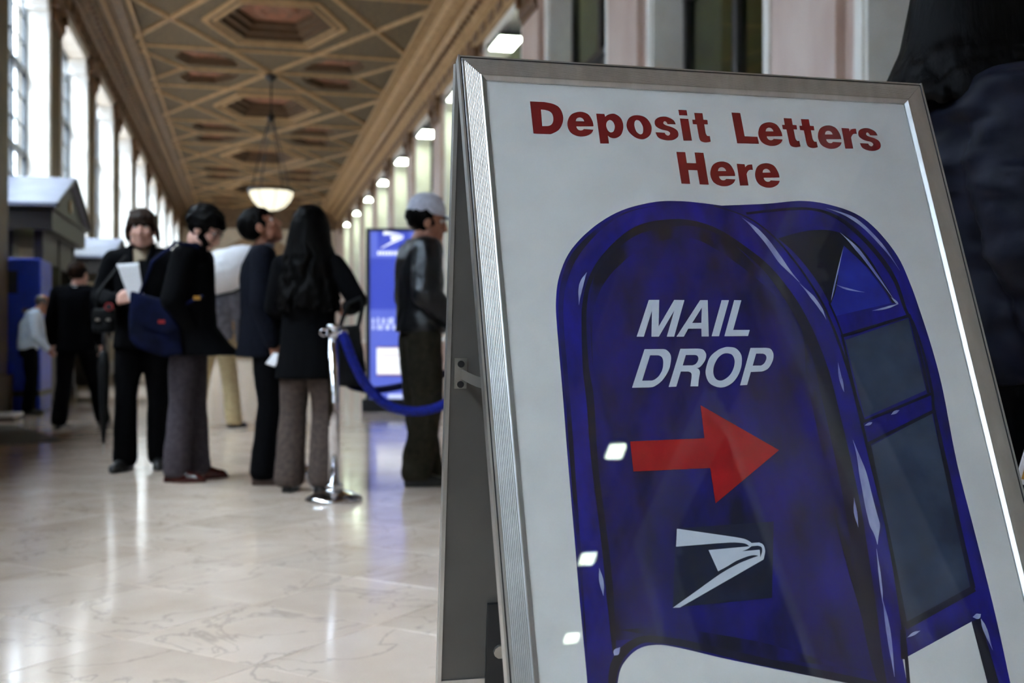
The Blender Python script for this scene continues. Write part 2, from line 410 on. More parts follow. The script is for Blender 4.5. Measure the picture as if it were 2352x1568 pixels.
# end wall with an arch
CX = .78
def arch_wall():
    m = MB(); n = 24; r = 2.6; zs_ = 4.9; y = YF
    # face with arched hole: strips left, right and above
    m.box(XL - .6, CX - r, y, y + .5, 0, ZC + .3); m.box(CX + r, XR + .6, y, y + .5, 0, ZC + .3)
    for i in range(n):
        a0 = math.pi * i / n; a1 = math.pi * (i + 1) / n
        x0, z0 = CX + r * math.cos(a0), zs_ + r * math.sin(a0); x1, z1 = CX + r * math.cos(a1), zs_ + r * math.sin(a1)
        m.add([(x0, y, z0), (x1, y, z1), (x1, y, ZC + .3), (x0, y, ZC + .3), (x0, y + .5, z0), (x1, y + .5, z1)], [(0, 1, 2, 3), (0, 4, 5, 1)])
    return m
we = tag(obj('wall_end', arch_wall(), 'end_plaster'), kind='structure')
m = MB(); n = 24
for i in range(n):
    a0 = math.pi * i / n; a1 = math.pi * (i + 1) / n
    pts = []
    for a in (a0, a1):
        for rr in (2.35, 2.85):
            for y in (YF - .1, YF + .3): pts.append((CX + rr * math.cos(a), y, 4.9 + rr * math.sin(a)))
    m.add(pts, [(0, 2, 6, 4), (0, 1, 5, 4), (2, 3, 7, 6), (1, 3, 7, 5)])
m.box(CX - 2.85, CX - 2.35, YF - .1, YF + .3, 0, 4.9).box(CX + 2.35, CX + 2.85, YF - .1, YF + .3, 0, 4.9)
obj('arch_moulding', m, 'arch_stone', we)
obj('arch_recess', MB().box(CX - 2.9, CX + 2.9, YF + 1.5, YF + 1.6, -.2, 8).box(CX - 3, CX - 2.9, YF + .3, YF + 1.6, -.2, 8).box(CX + 2.9, CX + 3, YF + .3, YF + 1.6, -.2, 8).box(CX - 3, CX + 3, YF + .3, YF + 1.6, 8, 8.1).box(CX - 3, CX + 3, YF - .1, YF + 1.6, -.2, -.006), 'arch_stone', we)
tag(obj('wall_back', MB().box(XL - .6, XR + .6, YB - .3, YB, 0, ZC + .3), 'travertine'), kind='structure')

# ceiling: plaster bed with hexagonal coffers let into it, raised ribs in a diamond lattice
XA, XB = -3.37, 4.93; HW = (XB - XA) / 2; PER = 10.8; NODE = 35.8
def hexa(a, b, c): return [(-a, 0), (-b, -c), (b, -c), (a, 0), (b, c), (-b, c)]
big = hexa(1.45, .78, 1.62)
smalls = []
for sx in (1, -1):
    for sy in (1, -1):
        smalls.append([(sx * x, sy * y) for x, y in ((.95, .48), (2.45, .48), (2.85, 1.2), (2.6, 1.98), (1.75, 1.98), (1.15, 1.2))])
def bed():
    outer = [(-HW, -PER / 2), (HW, -PER / 2), (HW, PER / 2), (-HW, PER / 2)]
    polys = [outer, big]
    for p in smalls:
        for oy in (-PER / 2, PER / 2):
            q = [(x, y + oy) for x, y in p]
            if all(abs(y) <= PER / 2 for x, y in q): polys.append(q)
    vs = [Vector((x, y, 0)) for p in polys for x, y in p]
    tris = tessellate_polygon([[Vector((x, y, 0)) for x, y in p] for p in polys])
    return MB().add(vs, [tuple(t) for t in tris]), polys[1:]
bm_, holes = bed()
bed_me = bm_.mesh('plaster_bed'); bed_me.materials.append(MATS['plaster_panel'])
def coffer(poly, depth, steps):
    """stepped recess going up from the bed plus a medallion on its bed"""
    m = MB(); cx = sum(p[0] for p in poly) / len(poly); cy = sum(p[1] for p in poly) / len(poly); n = len(poly)
    def ring(s, z): return [(cx + (x - cx) * s, cy + (y - cy) * s, z) for x, y in poly]
    rings = [ring(1, 0)]; s = 1
    for i in range(steps):
        rings.append(ring(s, depth * (i + 1) / steps)); s -= .13
        if i < steps - 1: rings.append(ring(s, depth * (i + 1) / steps))
    m.loft(rings, False); o = len(m.v); m.cur = 1
    m.add(rings[-1], [tuple(range(n))[::-1]])
    m.cur = 2
    k = .42
    rr = [[(cx + (x - cx) * a, cy + (y - cy) * a, depth - z) for x, y in poly] for a, z in ((k, 0), (k, .06), (k - .1, .1), (k - .2, .06))]
    m.loft(rr, True)
    return m.mesh('coffer')
cof_me = {}
bigc = coffer(big, .42, 3); smc = [coffer(p, .2, 2) for p in smalls]
for me in [bigc] + smc:
    for mm in ('coffer_side', 'coffer_bed', 'coffer_bed'): me.materials.append(MATS[mm])
def rib_mesh(p, q, w=.072, h=.055):
    a = Vector((*p, 0)); b = Vector((*q, 0)); t = (b - a).normalized(); s = Vector((-t.y, t.x, 0))
    prof = [(-w, 0), (-w, -h * .5), (-w * .7, -h * .6), (-w * .55, -h), (w * .55, -h), (w * .7, -h * .6), (w, -h * .5), (w, 0)]
    m = MB().loft([[tuple(e + s * x + Vector((0, 0, z))) for x, z in prof] for e in (a, b)])
    me = m.mesh('rib'); me.materials.append(MATS['plaster_rib']); return me
ED = 8.3; XC = 2.63
ribs = []
for sx in (1, -1):
    for sy in (1, -1):
        ribs.append(rib_mesh((0, 0), (sx * HW, sy * ED), .085, .065))
        ribs.append(rib_mesh((sx * XC, 0), (sx * HW, sy * 2.5)))
    ribs.append(rib_mesh((0, 0), (sx * XC, 0)))
ribs_row = [rib_mesh((-HW, 2.5), (HW, 2.5)), rib_mesh((-HW, -2.5), (HW, -2.5))]
fr = hexa(1.86, 1.0, 2.1); frame_ribs = [rib_mesh(fr[i], fr[(i + 1) % 6], .07, .06) for i in range(6)]
fr2 = hexa(1.6, .86, 1.8); frame_ribs += [rib_mesh(fr2[i], fr2[(i + 1) % 6], .04, .04) for i in range(6)]
ce = tag(obj('ceiling', MB().box(XL - .6, XR + .6, YB, YF, ZC + .6, ZC + .75).box(XL - .6, XA + .02, YB, YF, ZC, ZC + .6).box(XB - .02, XR + .6, YB, YF, ZC, ZC + .6), 'plaster_panel'), kind='structure')
for i in range(-5, 4):
    yn = NODE + PER * i
    if YB < yn + PER / 2 + 5.3 and yn < YF:
        yb = yn + PER / 2
        if yb - PER / 2 >= YB - 11 and yb + PER / 2 <= YF + 11:
            b = link('plaster_bed', bed_me, [], ce); b.location = (CX, yb, ZC)
            c = link('coffer', bigc, [], ce); c.location = (CX, yb, ZC)
            for me in frame_ribs: o = link('rib', me, [], ce); o.location = (CX, yb, ZC)
        for me in smc: o = link('coffer', me, [], ce); o.location = (CX, yn, ZC)
        for me in ribs + ribs_row: o = link('rib', me, [], ce); o.location = (CX, yn, ZC)
def cornice(side):
    x0, x1 = (XL, XA) if side < 0 else (XR, XB); s = 1 if side < 0 else -1; m = MB()
    w = abs(x1 - x0)
    prof = [(0, 8.24), (.10, 8.24), (.10, 8.34), (.05, 8.36), (.05, 8.78), (.16, 8.82), (.16, 8.9), (.24, 8.94), (.24, 9.02), (.36, 9.06), (.40, 9.14), (.40, 9.22), (w + .02, 9.26), (w + .10, 9.32), (w + .10, 9.38), (w + .34, 9.40), (w + .40, 9.44), (w + .40, ZC + .02), (0, ZC + .02)]
    rings = [[(x0 + s * x, y, z) for x, z in prof] for y in (YB, YF)]
    return m.loft(rings)
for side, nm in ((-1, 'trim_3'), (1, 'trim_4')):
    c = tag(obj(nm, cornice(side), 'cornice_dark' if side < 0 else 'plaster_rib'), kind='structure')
    x0 = XL if side < 0 else XR; s = 1 if side < 0 else -1
    d = MB(); y = YB + .2
    while y < YF:
        a, b = sorted((x0 + s * .24, x0 + s * .33)); d.box(a, b, y, y + .22, 8.94, 9.03)
        a, b = sorted((x0 + s * .05, x0 + s * .08)); d.box(a, b, y, y + .5, 8.46, 8.68) if int(y / .45) % 2 else None
        y += .45
    tag(obj('dentil_row', d, 'gilt_capital', c), kind='stuff')
    obj('edge_bead', MB().box(*sorted((x0 + s * .5, x0 + s * .56)), YB, YF, 9.2, 9.27).box(*sorted((x0 + s * 1.04, x0 + s * 1.12)), YB, YF, 9.36, 9.42), 'plaster_rib', c)
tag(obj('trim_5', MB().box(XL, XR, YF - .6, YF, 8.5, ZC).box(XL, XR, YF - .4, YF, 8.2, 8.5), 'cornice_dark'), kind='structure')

# chandelier: ribbed alabaster bowl on rods
def chandelier():
    t = thing('chandelier', (CX, NODE, 5.1), 'glowing alabaster bowl chandelier hung from the coffered ceiling', 'chandelier')
    prof = [(.02, 0), (.2, .03), (.4, .13), (.55, .29), (.64, .47), (.66, .62)]
    n = 48; rings = []
    for r, z in prof:
        rings.append([((r * (1 + .035 * abs(math.cos(4 * a)))) * math.cos(a), (r * (1 + .035 * abs(math.cos(4 * a)))) * math.sin(a), z) for a in [2 * math.pi * k / n for k in range(n)]])
    obj('bowl', MB().loft(rings), 'alabaster_lit', t, True)
    m = MB().lathe([(.66, .6), (.71, .6), (.72, .66), (.68, .70), (.66, .70)], n=32)
    obj('rim_band', m, 'dark_bronze', t, True)
    rib = MB()
    for k in range(8):
        a = 2 * math.pi * k / 8 + .2; rib.path([(r * 1.05 * math.cos(a), r * 1.05 * math.sin(a), z) for r, z in prof], .012, 6)
    obj('bowl_rib', rib, 'dark_bronze', t)
    for k in range(4):
        a = 2 * math.pi * k / 4 + .5
        obj('suspension_rod', MB().path([(.68 * math.cos(a), .68 * math.sin(a), .68), (.36 * math.cos(a), .36 * math.sin(a), 1.9), (.05 * math.cos(a), .05 * math.sin(a), 2.92)], .022, 6), 'dark_bronze', t)
    obj('hub', MB().lathe([(.03, 2.8), (.11, 2.86), (.13, 2.96), (.06, 3.04), (.03, 3.12)], n=16), 'dark_bronze', t, True)
    obj('stem', MB().path([(0, 0, 3.0), (0, 0, 4.3)], .025, 8), 'dark_bronze', t)
    obj('ceiling_canopy', MB().lathe([(.04, 4.05), (.12, 4.12), (.2, 4.22), (.2, 4.27)], n=16), 'dark_bronze', t, True)
chandelier()
# street outside the windows
tag(obj('ground', MB().box(-60, XL - .7, -40, 110, -3, -1.0), 'grout'), kind='structure')

fb = thing('street_building', (-19, 30, -1), 'grey stone building across the street, seen through the tall left windows', 'building')
obj('facade', MB().box(-6, 0, -90, 190, 0, 27), 'facade_stone', fb)
fw_ = MB()
for i in range(70):
    for j in range(6): fw_.box(-.05, .02, -88 + i * 4, -86 + i * 4, 2 + j * 4, 4.6 + j * 4)
tag(obj('facade_window', fw_, 'facade_window', fb), kind='stuff')
ld = MB()
for j in range(7): ld.box(0, .25, -90, 190, 1.2 + j * 4, 1.5 + j * 4)
obj('string_course', ld, 'facade_stone', fb)
obj('floor_shade_block', MB().box(XL, XL + .8, -2.0, 12.4, 0, 3.65).box(XL, XL + .85, -2.05, 12.45, 0, .5).box(XL, XL + .9, -2.1, 12.5, 3.65, 3.8), 'pier_stone', wl)  # unseen block added along the left wall to darken the floor there
obj('pier_projection', MB().box(XL, XL + .9, 14.6, 15.55, 0, 8.3).box(XL, XL + .95, 14.55, 15.6, 0, .5), 'pier_stone', wl)

# three small fixtures hung from the ceiling behind the viewpoint; the sign's glass mirrors them
for (x, y, z), w_ in (((4.47, -8.15, 7.7), 'upper'), ((4.69, -10.68, 7.7), 'middle'), ((4.98, -13.05, 7.7), 'lower')):
    t = thing('pendant_fixture', (x, y, z), 'small white hanging light mirrored as the %s bright spot in the sign glass' % w_, 'light', 'pendant lights mirrored in the sign')
    obj('housing', MB().box(-.13, .13, -.17, .17, .03, .09), 'dark_bronze', t); obj('diffuser', MB().box(-.10, .10, -.13, .13, 0, .029), 'fluorescent', t)
    obj('rod', MB().path([(0, 0, .09), (0, 0, ZC - z)], .012), 'dark_bronze', t)
WORDS={
'Deposit':[["97,64.9 118.5,64.7 123.2,65.4 127.8,66.2 132,67.3 135.7,68.9 138.7,71 141,73.9 142.7,77.5 143.8,81.5 144.4,85.6 144.5,89.5 144,93.4 142.9,97.5 141.3,101.5 139.4,105.3 137.2,108.5 134.9,111.1 132.1,113.3 129.1,115.1 126,116.7 122.7,118.2 97.3,118.5","112.2,77.7 117.2,77.9 119.5,78.4 121.7,78.9 123.7,79.6 125.4,80.5 126.8,81.7 127.9,83.3 128.7,85.2 129.1,87.4 129.4,89.6 129.4,91.7 129.2,93.7 128.8,95.8 128.1,97.8 127.3,99.6 126.3,101.1 125.3,102.3 124,103.2 122.7,103.9 121.3,104.4 119.8,104.9 111.5,105.4"],
["188.8,101.8 189,100 189,98.2 188.9,96.3 188.7,94.4 188.2,92.4 187.5,90.2 186.7,87.8 185.6,85.4 184.3,83.2 182.7,81.4 180.7,80.1 178.4,79.1 175.8,78.4 173.1,78 170.5,78.1 167.7,78.6 164.7,79.5 161.7,80.7 158.9,82.3 156.5,84.3 154.5,86.7 152.8,89.6 151.4,92.8 150.3,96 149.7,99.1 149.5,102 149.7,105.1 150.2,108 151.1,110.7 152.3,113 153.8,114.8 155.7,116.3 157.9,117.5 160.2,118.4 162.4,119.1 164.6,119.6 166.9,119.8 169.2,119.7 171.5,119.5 173.6,119.1 175.7,118.5 177.8,117.6 179.9,116.6 181.7,115.5 183.3,114.3 184.6,113.1 185.7,111.8 186.6,110.4 187.4,108.9 188.2,107.4 173.5,107.1 173,107.7 172.5,108.2 171.9,108.7 171.3,109.1 170.6,109.4 169.8,109.6 168.9,109.7 168,109.7 167.1,109.6 166.3,109.4 165.6,109 165,108.5 164.4,107.9 163.9,107.2 163.5,106.6 163.2,105.9 163,105.3 162.9,104.6 162.9,103.9 162.9,103.2","162.6,94.6 163,93.5 163.4,92.4 163.9,91.4 164.4,90.4 165.1,89.7 165.9,89 166.9,88.5 167.9,88.1 168.9,87.9 169.9,87.8 170.8,87.9 171.7,88.2 172.6,88.6 173.3,89.1 174,89.7 174.5,90.4 174.9,91.2 175.2,92.1 175.5,93 175.7,93.9"],
["195.5,79.9 208.2,79.7 208.6,84.6 209.8,83.5 211.1,82.4 212.4,81.4 213.8,80.6 215.3,79.9 217,79.3 218.8,78.8 220.7,78.5 222.6,78.4 224.5,78.8 226.3,79.6 228.2,80.8 230.1,82.2 231.7,84 232.9,85.9 233.9,88.2 234.5,90.8 234.9,93.6 235.1,96.5 234.9,99.3 234.5,102.2 233.7,105.1 232.6,108 231.4,110.7 230.1,113 228.6,114.9 226.9,116.5 225,117.8 223.2,118.8 221.4,119.6 219.7,120 217.9,120.2 216.2,120.1 214.6,119.8 213.2,119.5 212.1,119 211.2,118.5 210.4,117.8 209.8,117 209.2,116.2 209.3,129.5 195.9,130.1","210.5,93.1 211.3,92.1 212.2,91.2 213.3,90.4 214.3,89.8 215.3,89.6 216.3,89.7 217.3,90.1 218.3,90.7 219.1,91.6 219.9,92.6 220.5,93.9 221,95.4 221.4,97.1 221.6,98.9 221.6,100.6 221.3,102.3 220.7,104.2 220,106 219.2,107.6 218.4,108.8 217.5,109.6 216.4,110.2 215.3,110.5 214.3,110.6 213.3,110.4 212.5,109.9 211.6,109.2 210.9,108.2 210.2,107.1 209.7,106 209.3,104.8 208.9,103.5 208.7,102.1 208.5,100.7 208.5,99.4 208.7,98.1 209,96.7 209.4,95.4 209.9,94.2"],
["258.5,79.1 261.2,79.1 264,79.4 266.8,80 269.5,81 271.7,82.4 273.7,84.4 275.4,86.9 276.9,89.7 278,92.7 278.6,95.6 278.8,98.6 278.4,101.8 277.7,105 276.7,108.1 275.4,110.7 273.7,113 271.6,115.1 269.2,116.9 266.7,118.3 264.3,119.3 261.9,119.8 259.5,119.8 257,119.4 254.5,118.7 252.2,117.8 250,116.4 247.8,114.7 245.7,112.7 243.8,110.5 242.4,108.3 241.3,106.1 240.6,103.8 240.1,101.3 240,98.8 240.2,96.3 240.8,93.8 241.8,91 243,88.3 244.5,85.8 246.3,83.8 248.3,82.3 250.7,81 253.2,80 255.9,79.4","256.9,87.3 257.9,87.3 259,87.5 260.1,88 261.1,88.7 262.1,89.8 262.9,91.2 263.7,93 264.4,95 265,97.1 265.3,99.1 265.3,101.1 265.1,103.2 264.8,105.2 264.3,107.1 263.8,108.6 263.1,109.7 262.4,110.5 261.5,111.1 260.6,111.4 259.7,111.5 258.7,111.3 257.6,110.8 256.6,110 255.6,109.1 254.7,108 254,106.6 253.4,105 253,103.3 252.6,101.5 252.4,99.7 252.3,98 252.3,96.3 252.5,94.6 252.8,93 253.2,91.6 253.7,90.4 254.4,89.3 255.2,88.4 256,87.7"],
["317.7,91.6 317.5,90 317.1,88.4 316.6,86.9 315.9,85.5 314.8,84.1 313.2,82.9 311.3,81.7 309.1,80.6 306.8,79.8 304.7,79.2 302.5,79 300.2,79 297.9,79.3 295.7,79.7 293.7,80.4 291.8,81.2 290,82.2 288.4,83.5 287,84.8 285.9,86.3 285.2,87.9 284.7,89.8 284.5,91.8 284.7,93.6 285.2,95.3 286.1,96.7 287.5,98 289.1,99.2 291,100.2 292.8,101.1 294.9,101.8 297.3,102.4 299.8,102.8 302,103.2 303.7,103.8 304.8,104.5 305.7,105.3 306.3,106.1 306.6,106.9 306.6,107.7 306.4,108.6 305.8,109.5 305,110.3 304.1,111 303.4,111.4 302.6,111.5 301.8,111.4 301.1,111.1 300.4,110.7 299.8,110.2 299.3,109.7 299,109.1 298.7,108.4 298.5,107.6 298.3,106.8 284.1,106.7 284.3,108.7 284.7,110.6 285.2,112.4 286,114.1 287.1,115.5 288.7,116.7 290.8,117.7 293.1,118.5 295.4,119.1 297.7,119.5 300,119.8 302.3,119.8 304.6,119.6 306.9,119.3 309.1,118.7 311.2,117.9 313.3,116.8 315.2,115.5 316.9,114.1 318.2,112.6 319,110.8 319.5,108.8 319.7,106.7 319.5,104.7 319.1,103 318.3,101.6 317.1,100.3 315.6,99.1 313.9,98.1 312.2,97.1 310.1,96.3 307.7,95.5 305.3,94.9 303.1,94.2 301.4,93.6 300.3,93 299.5,92.4 298.9,91.8 298.5,91.2 298.3,90.5 298.4,89.8 298.7,89 299.2,88.2 299.7,87.5 300.3,87.1 300.8,87 301.4,87.1 302.1,87.3 302.7,87.6 303.2,88.1 303.6,88.6 303.9,89.3 304.2,90.1 304.4,90.9 304.6,91.8"],
["325.5,65.9 338.7,65.7 338.8,75.1 325.6,75.3","325.8,80.8 339.3,80.9 339.5,118.3 326,118.9"],
["350.3,69.8 363.6,69.6 363.4,80.9 369.8,81.1 369.3,88.9 363.5,88.9 363.4,104 363.7,105.1 364,106.2 364.3,107.2 364.7,108 365.2,108.5 365.9,108.9 366.6,109 367.5,109 368.4,108.8 369.3,108.6 369.3,118.4 367.4,119 365.5,119.5 363.7,119.9 362,120.1 360.4,120.2 358.8,120.1 357.3,119.9 355.9,119.4 354.6,118.9 353.6,118.1 352.9,117.1 352.3,116 352,114.6 351.8,113.2 351.6,111.7 351.4,89.8 345.3,89.6 345.4,81.9 350.1,81.7"]],
'Letters':[["411.2,65.7 425.5,65.8 425.9,106.3 446.9,106.3 447.1,118.4 411.6,119.1"],
["488.3,103.2 488.4,101.4 488.4,99.6 488.4,97.7 488.1,95.8 487.6,93.8 487,91.6 486.1,89.2 485,86.8 483.7,84.6 482.1,82.8 480.1,81.5 477.8,80.5 475.2,79.8 472.5,79.4 469.9,79.5 467.1,80 464.1,80.9 461.1,82.1 458.3,83.7 455.9,85.7 454,88.1 452.2,91 450.8,94.2 449.7,97.4 449.1,100.5 448.9,103.4 449.1,106.5 449.7,109.4 450.5,112.1 451.7,114.4 453.2,116.2 455.1,117.7 457.3,118.9 459.6,119.8 461.8,120.5 464,121 466.3,121.2 468.6,121.1 470.9,120.9 473.1,120.5 475.2,119.9 477.3,119 479.3,118 481.1,116.9 482.7,115.7 484.1,114.5 485.1,113.2 486.1,111.8 486.9,110.3 487.6,108.8 472.9,108.5 472.4,109.1 471.9,109.6 471.3,110.1 470.7,110.5 470,110.8 469.3,111 468.3,111.1 467.4,111.1 466.5,111 465.7,110.8 465,110.4 464.4,109.9 463.8,109.3 463.3,108.6 462.9,108 462.6,107.3 462.5,106.7 462.4,106 462.3,105.3 462.3,104.6","462,96 462.4,94.9 462.8,93.8 463.3,92.8 463.8,91.9 464.5,91.1 465.3,90.5 466.3,89.9 467.3,89.5 468.3,89.3 469.3,89.2 470.2,89.3 471.1,89.6 472,90 472.8,90.5 473.4,91.1 473.9,91.8 474.3,92.6 474.7,93.5 474.9,94.4 475.1,95.3"],
["496.3,70.9 509.6,70.7 509.4,82.1 515.8,82.3 515.3,90 509.4,90 509.4,105.1 509.7,106.3 509.9,107.3 510.3,108.3 510.7,109.1 511.2,109.7 511.9,110 512.6,110.1 513.5,110.1 514.4,109.9 515.3,109.7 515.3,119.6 513.4,120.1 511.5,120.6 509.7,121 508,121.3 506.4,121.4 504.8,121.2 503.3,121 501.9,120.6 500.6,120 499.6,119.2 498.9,118.3 498.3,117.1 498,115.8 497.7,114.3 497.6,112.8 497.3,91 491.3,90.7 491.4,83 496,82.8"],
["525.3,70.9 538.6,70.7 538.4,82.1 544.7,82.3 544.3,90 538.4,90 538.3,105.1 538.6,106.3 538.9,107.3 539.2,108.3 539.6,109.1 540.2,109.7 540.8,110 541.6,110.1 542.4,110.1 543.3,110 544.2,109.7 544.2,119.6 542.3,120.1 540.5,120.6 538.7,121 536.9,121.3 535.3,121.4 533.7,121.3 532.2,121 530.8,120.6 529.6,120 528.6,119.2 527.8,118.3 527.3,117.1 526.9,115.8 526.7,114.3 526.5,112.8 526.3,91 520.2,90.7 520.4,83 525,82.8"],
["587.2,103.4 587.3,101.6 587.3,99.8 587.3,98 587,96.1 586.5,94.1 585.9,91.9 585,89.4 583.9,87 582.6,84.8 581,83.1 579,81.8 576.7,80.8 574.1,80 571.4,79.7 568.8,79.8 566,80.2 563,81.1 560,82.4 557.2,84 554.9,85.9 552.9,88.3 551.2,91.3 549.7,94.5 548.7,97.7 548,100.7 547.8,103.7 548,106.7 548.6,109.7 549.4,112.4 550.6,114.7 552.1,116.5 554,118 556.2,119.1 558.5,120.1 560.7,120.8 562.9,121.2 565.2,121.4 567.5,121.4 569.8,121.1 572,120.7 574.1,120.1 576.2,119.3 578.2,118.3 580,117.1 581.6,116 583,114.8 584.1,113.4 585,112 585.8,110.6 586.5,109.1 571.9,108.8 571.3,109.3 570.8,109.9 570.3,110.4 569.6,110.8 569,111.1 568.2,111.2 567.3,111.3 566.3,111.3 565.4,111.2 564.6,111 563.9,110.7 563.3,110.1 562.7,109.5 562.2,108.9 561.8,108.2 561.5,107.6 561.4,106.9 561.3,106.2 561.2,105.5 561.2,104.8","561,96.3 561.3,95.2 561.7,94.1 562.2,93 562.8,92.1 563.4,91.3 564.2,90.7 565.2,90.2 566.2,89.8 567.3,89.5 568.2,89.5 569.1,89.6 570,89.9 570.9,90.3 571.7,90.8 572.3,91.4 572.9,92.1 573.3,92.8 573.6,93.7 573.8,94.6 574,95.6"],
["591.5,83.2 604.2,83.4 604.2,88.8 605,87.8 605.8,86.8 606.8,85.9 607.8,85.2 608.9,84.5 610.2,84.1 611.6,83.8 613.1,83.5 614.7,83.4 616.3,83.3 615.9,92.7 614.4,92.6 613,92.6 611.6,92.7 610.3,93 609.2,93.6 608.1,94.5 607.1,95.7 606.2,97 605.3,98.5 604.5,100.1 604.2,119.2 590.6,119.9"],
["651.4,93.7 651.2,92.1 650.8,90.5 650.3,89 649.6,87.5 648.5,86.2 646.9,85 645,83.8 642.8,82.7 640.5,81.9 638.3,81.3 636.2,81.1 633.9,81.1 631.6,81.4 629.4,81.8 627.4,82.5 625.5,83.3 623.7,84.3 622.1,85.5 620.6,86.9 619.6,88.4 618.9,90 618.4,91.9 618.2,93.8 618.3,95.7 618.8,97.4 619.8,98.8 621.2,100.1 622.8,101.3 624.6,102.3 626.5,103.2 628.6,103.9 631,104.5 633.4,104.9 635.7,105.3 637.4,105.9 638.5,106.6 639.4,107.4 639.9,108.2 640.2,109 640.3,109.8 640.1,110.6 639.5,111.5 638.7,112.4 637.8,113.1 637,113.5 636.3,113.6 635.5,113.5 634.8,113.2 634.1,112.8 633.5,112.3 633,111.8 632.7,111.2 632.4,110.5 632.2,109.7 632,108.9 617.8,108.8 618,110.8 618.3,112.7 618.9,114.5 619.6,116.1 620.8,117.6 622.4,118.7 624.5,119.7 626.8,120.6 629.1,121.2 631.4,121.6 633.7,121.8 636,121.9 638.3,121.7 640.6,121.4 642.7,120.8 644.8,119.9 647,118.9 648.9,117.6 650.6,116.2 651.9,114.6 652.7,112.9 653.2,110.9 653.4,108.8 653.2,106.8 652.8,105.1 651.9,103.6 650.7,102.4 649.3,101.2 647.6,100.2 645.8,99.2 643.8,98.3 641.4,97.6 639,97 636.8,96.3 635.1,95.7 634,95.1 633.2,94.5 632.6,93.9 632.2,93.2 632,92.6 632.1,91.9 632.4,91 632.9,90.3 633.4,89.6 634,89.2 634.5,89.1 635.1,89.1 635.8,89.4 636.3,89.7 636.8,90.1 637.2,90.7 637.6,91.4 637.9,92.1 638.1,93 638.3,93.9"]],
'Here':[["311.9,138.4 325.9,138.3 325.7,156.5 340.5,156.4 340.5,138.2 354.6,138.1 354.8,191.3 340.6,191.3 340.4,168.1 326.2,168.1 325.7,191.3 312.2,191.3"],
["399.1,175.2 399.2,173.4 399.3,171.6 399.2,169.7 399,167.8 398.5,165.8 397.8,163.6 396.9,161.2 395.9,158.8 394.6,156.6 392.9,154.8 391,153.5 388.6,152.5 386.1,151.8 383.4,151.4 380.7,151.5 377.9,152 374.9,152.8 371.9,154.1 369.2,155.7 366.8,157.6 364.8,160.1 363.1,163 361.7,166.2 360.6,169.4 359.9,172.5 359.7,175.4 359.9,178.5 360.5,181.4 361.4,184.1 362.5,186.4 364.1,188.2 366,189.7 368.1,190.9 370.4,191.8 372.6,192.5 374.8,193 377.1,193.1 379.5,193.1 381.7,192.9 383.9,192.5 386,191.8 388.1,191 390.1,190 392,188.9 393.6,187.7 394.9,186.5 396,185.2 396.9,183.8 397.7,182.3 398.5,180.8 383.8,180.5 383.3,181.1 382.8,181.6 382.2,182.1 381.6,182.5 380.9,182.8 380.1,183 379.2,183.1 378.3,183.1 377.4,183 376.6,182.7 375.9,182.4 375.2,181.9 374.7,181.3 374.2,180.6 373.8,180 373.5,179.3 373.3,178.7 373.2,178 373.2,177.3 373.2,176.5","372.9,168 373.3,166.9 373.7,165.8 374.1,164.8 374.7,163.8 375.4,163.1 376.2,162.4 377.1,161.9 378.2,161.5 379.2,161.3 380.1,161.2 381,161.3 382,161.6 382.8,162 383.6,162.5 384.3,163.1 384.8,163.8 385.2,164.6 385.5,165.4 385.8,166.4 386,167.3"],
["405,154.3 417.7,154.5 417.7,159.9 418.5,158.9 419.4,157.9 420.3,157 421.3,156.3 422.4,155.6 423.7,155.2 425.1,154.9 426.6,154.6 428.2,154.5 429.8,154.4 429.4,163.8 428,163.7 426.5,163.7 425.2,163.8 423.9,164.1 422.7,164.7 421.6,165.6 420.6,166.8 419.7,168.1 418.8,169.6 418,171.2 417.8,190.3 404.1,191"],
["470.4,174.9 470.5,173.1 470.6,171.3 470.5,169.4 470.3,167.5 469.8,165.5 469.1,163.3 468.3,160.9 467.2,158.4 465.9,156.3 464.3,154.5 462.3,153.2 459.9,152.2 457.4,151.5 454.7,151.1 452,151.2 449.3,151.7 446.3,152.5 443.3,153.8 440.5,155.4 438.1,157.3 436.1,159.8 434.4,162.7 433,165.9 431.9,169.1 431.3,172.2 431.1,175.1 431.3,178.2 431.8,181.1 432.7,183.8 433.9,186.1 435.4,187.9 437.3,189.4 439.5,190.6 441.7,191.5 444,192.2 446.2,192.7 448.5,192.8 450.8,192.8 453.1,192.6 455.2,192.1 457.3,191.5 459.4,190.7 461.4,189.7 463.3,188.6 464.9,187.4 466.2,186.2 467.3,184.9 468.2,183.4 469,182 469.8,180.5 455.1,180.2 454.6,180.8 454.1,181.3 453.5,181.8 452.9,182.2 452.2,182.5 451.4,182.7 450.5,182.8 449.6,182.8 448.7,182.7 447.9,182.4 447.2,182.1 446.6,181.6 446,181 445.5,180.3 445.1,179.7 444.8,179 444.6,178.4 444.5,177.7 444.5,177 444.5,176.2","444.2,167.7 444.6,166.6 445,165.5 445.5,164.4 446,163.5 446.7,162.8 447.5,162.1 448.5,161.6 449.5,161.2 450.5,161 451.5,160.9 452.4,161 453.3,161.3 454.1,161.7 454.9,162.2 455.6,162.8 456.1,163.5 456.5,164.3 456.8,165.1 457.1,166.1 457.3,167"]],
'MAIL':[["236.8,375.8 252.1,375.6 245.8,415.1 274.1,375.4 289.2,375.5 266.2,430 255.5,430 271.8,391.5 244,430 233.3,430.1 239.2,392.1 222.4,430.1 212.1,430.1"],
["312.5,375.4 323.9,375.2 317,429.6 306.4,429.6 307.8,418 288.5,418.2 280.3,430 269.5,430","313.3,386.7 309.2,409.3 295.6,409.6"],
["344.8,375 356,374.9 332.2,429.2 321.2,429.2"],
["363.8,374.8 374.7,374.9 354.9,419.8 379.8,419.7 375.6,428.8 340.1,429.2"]],
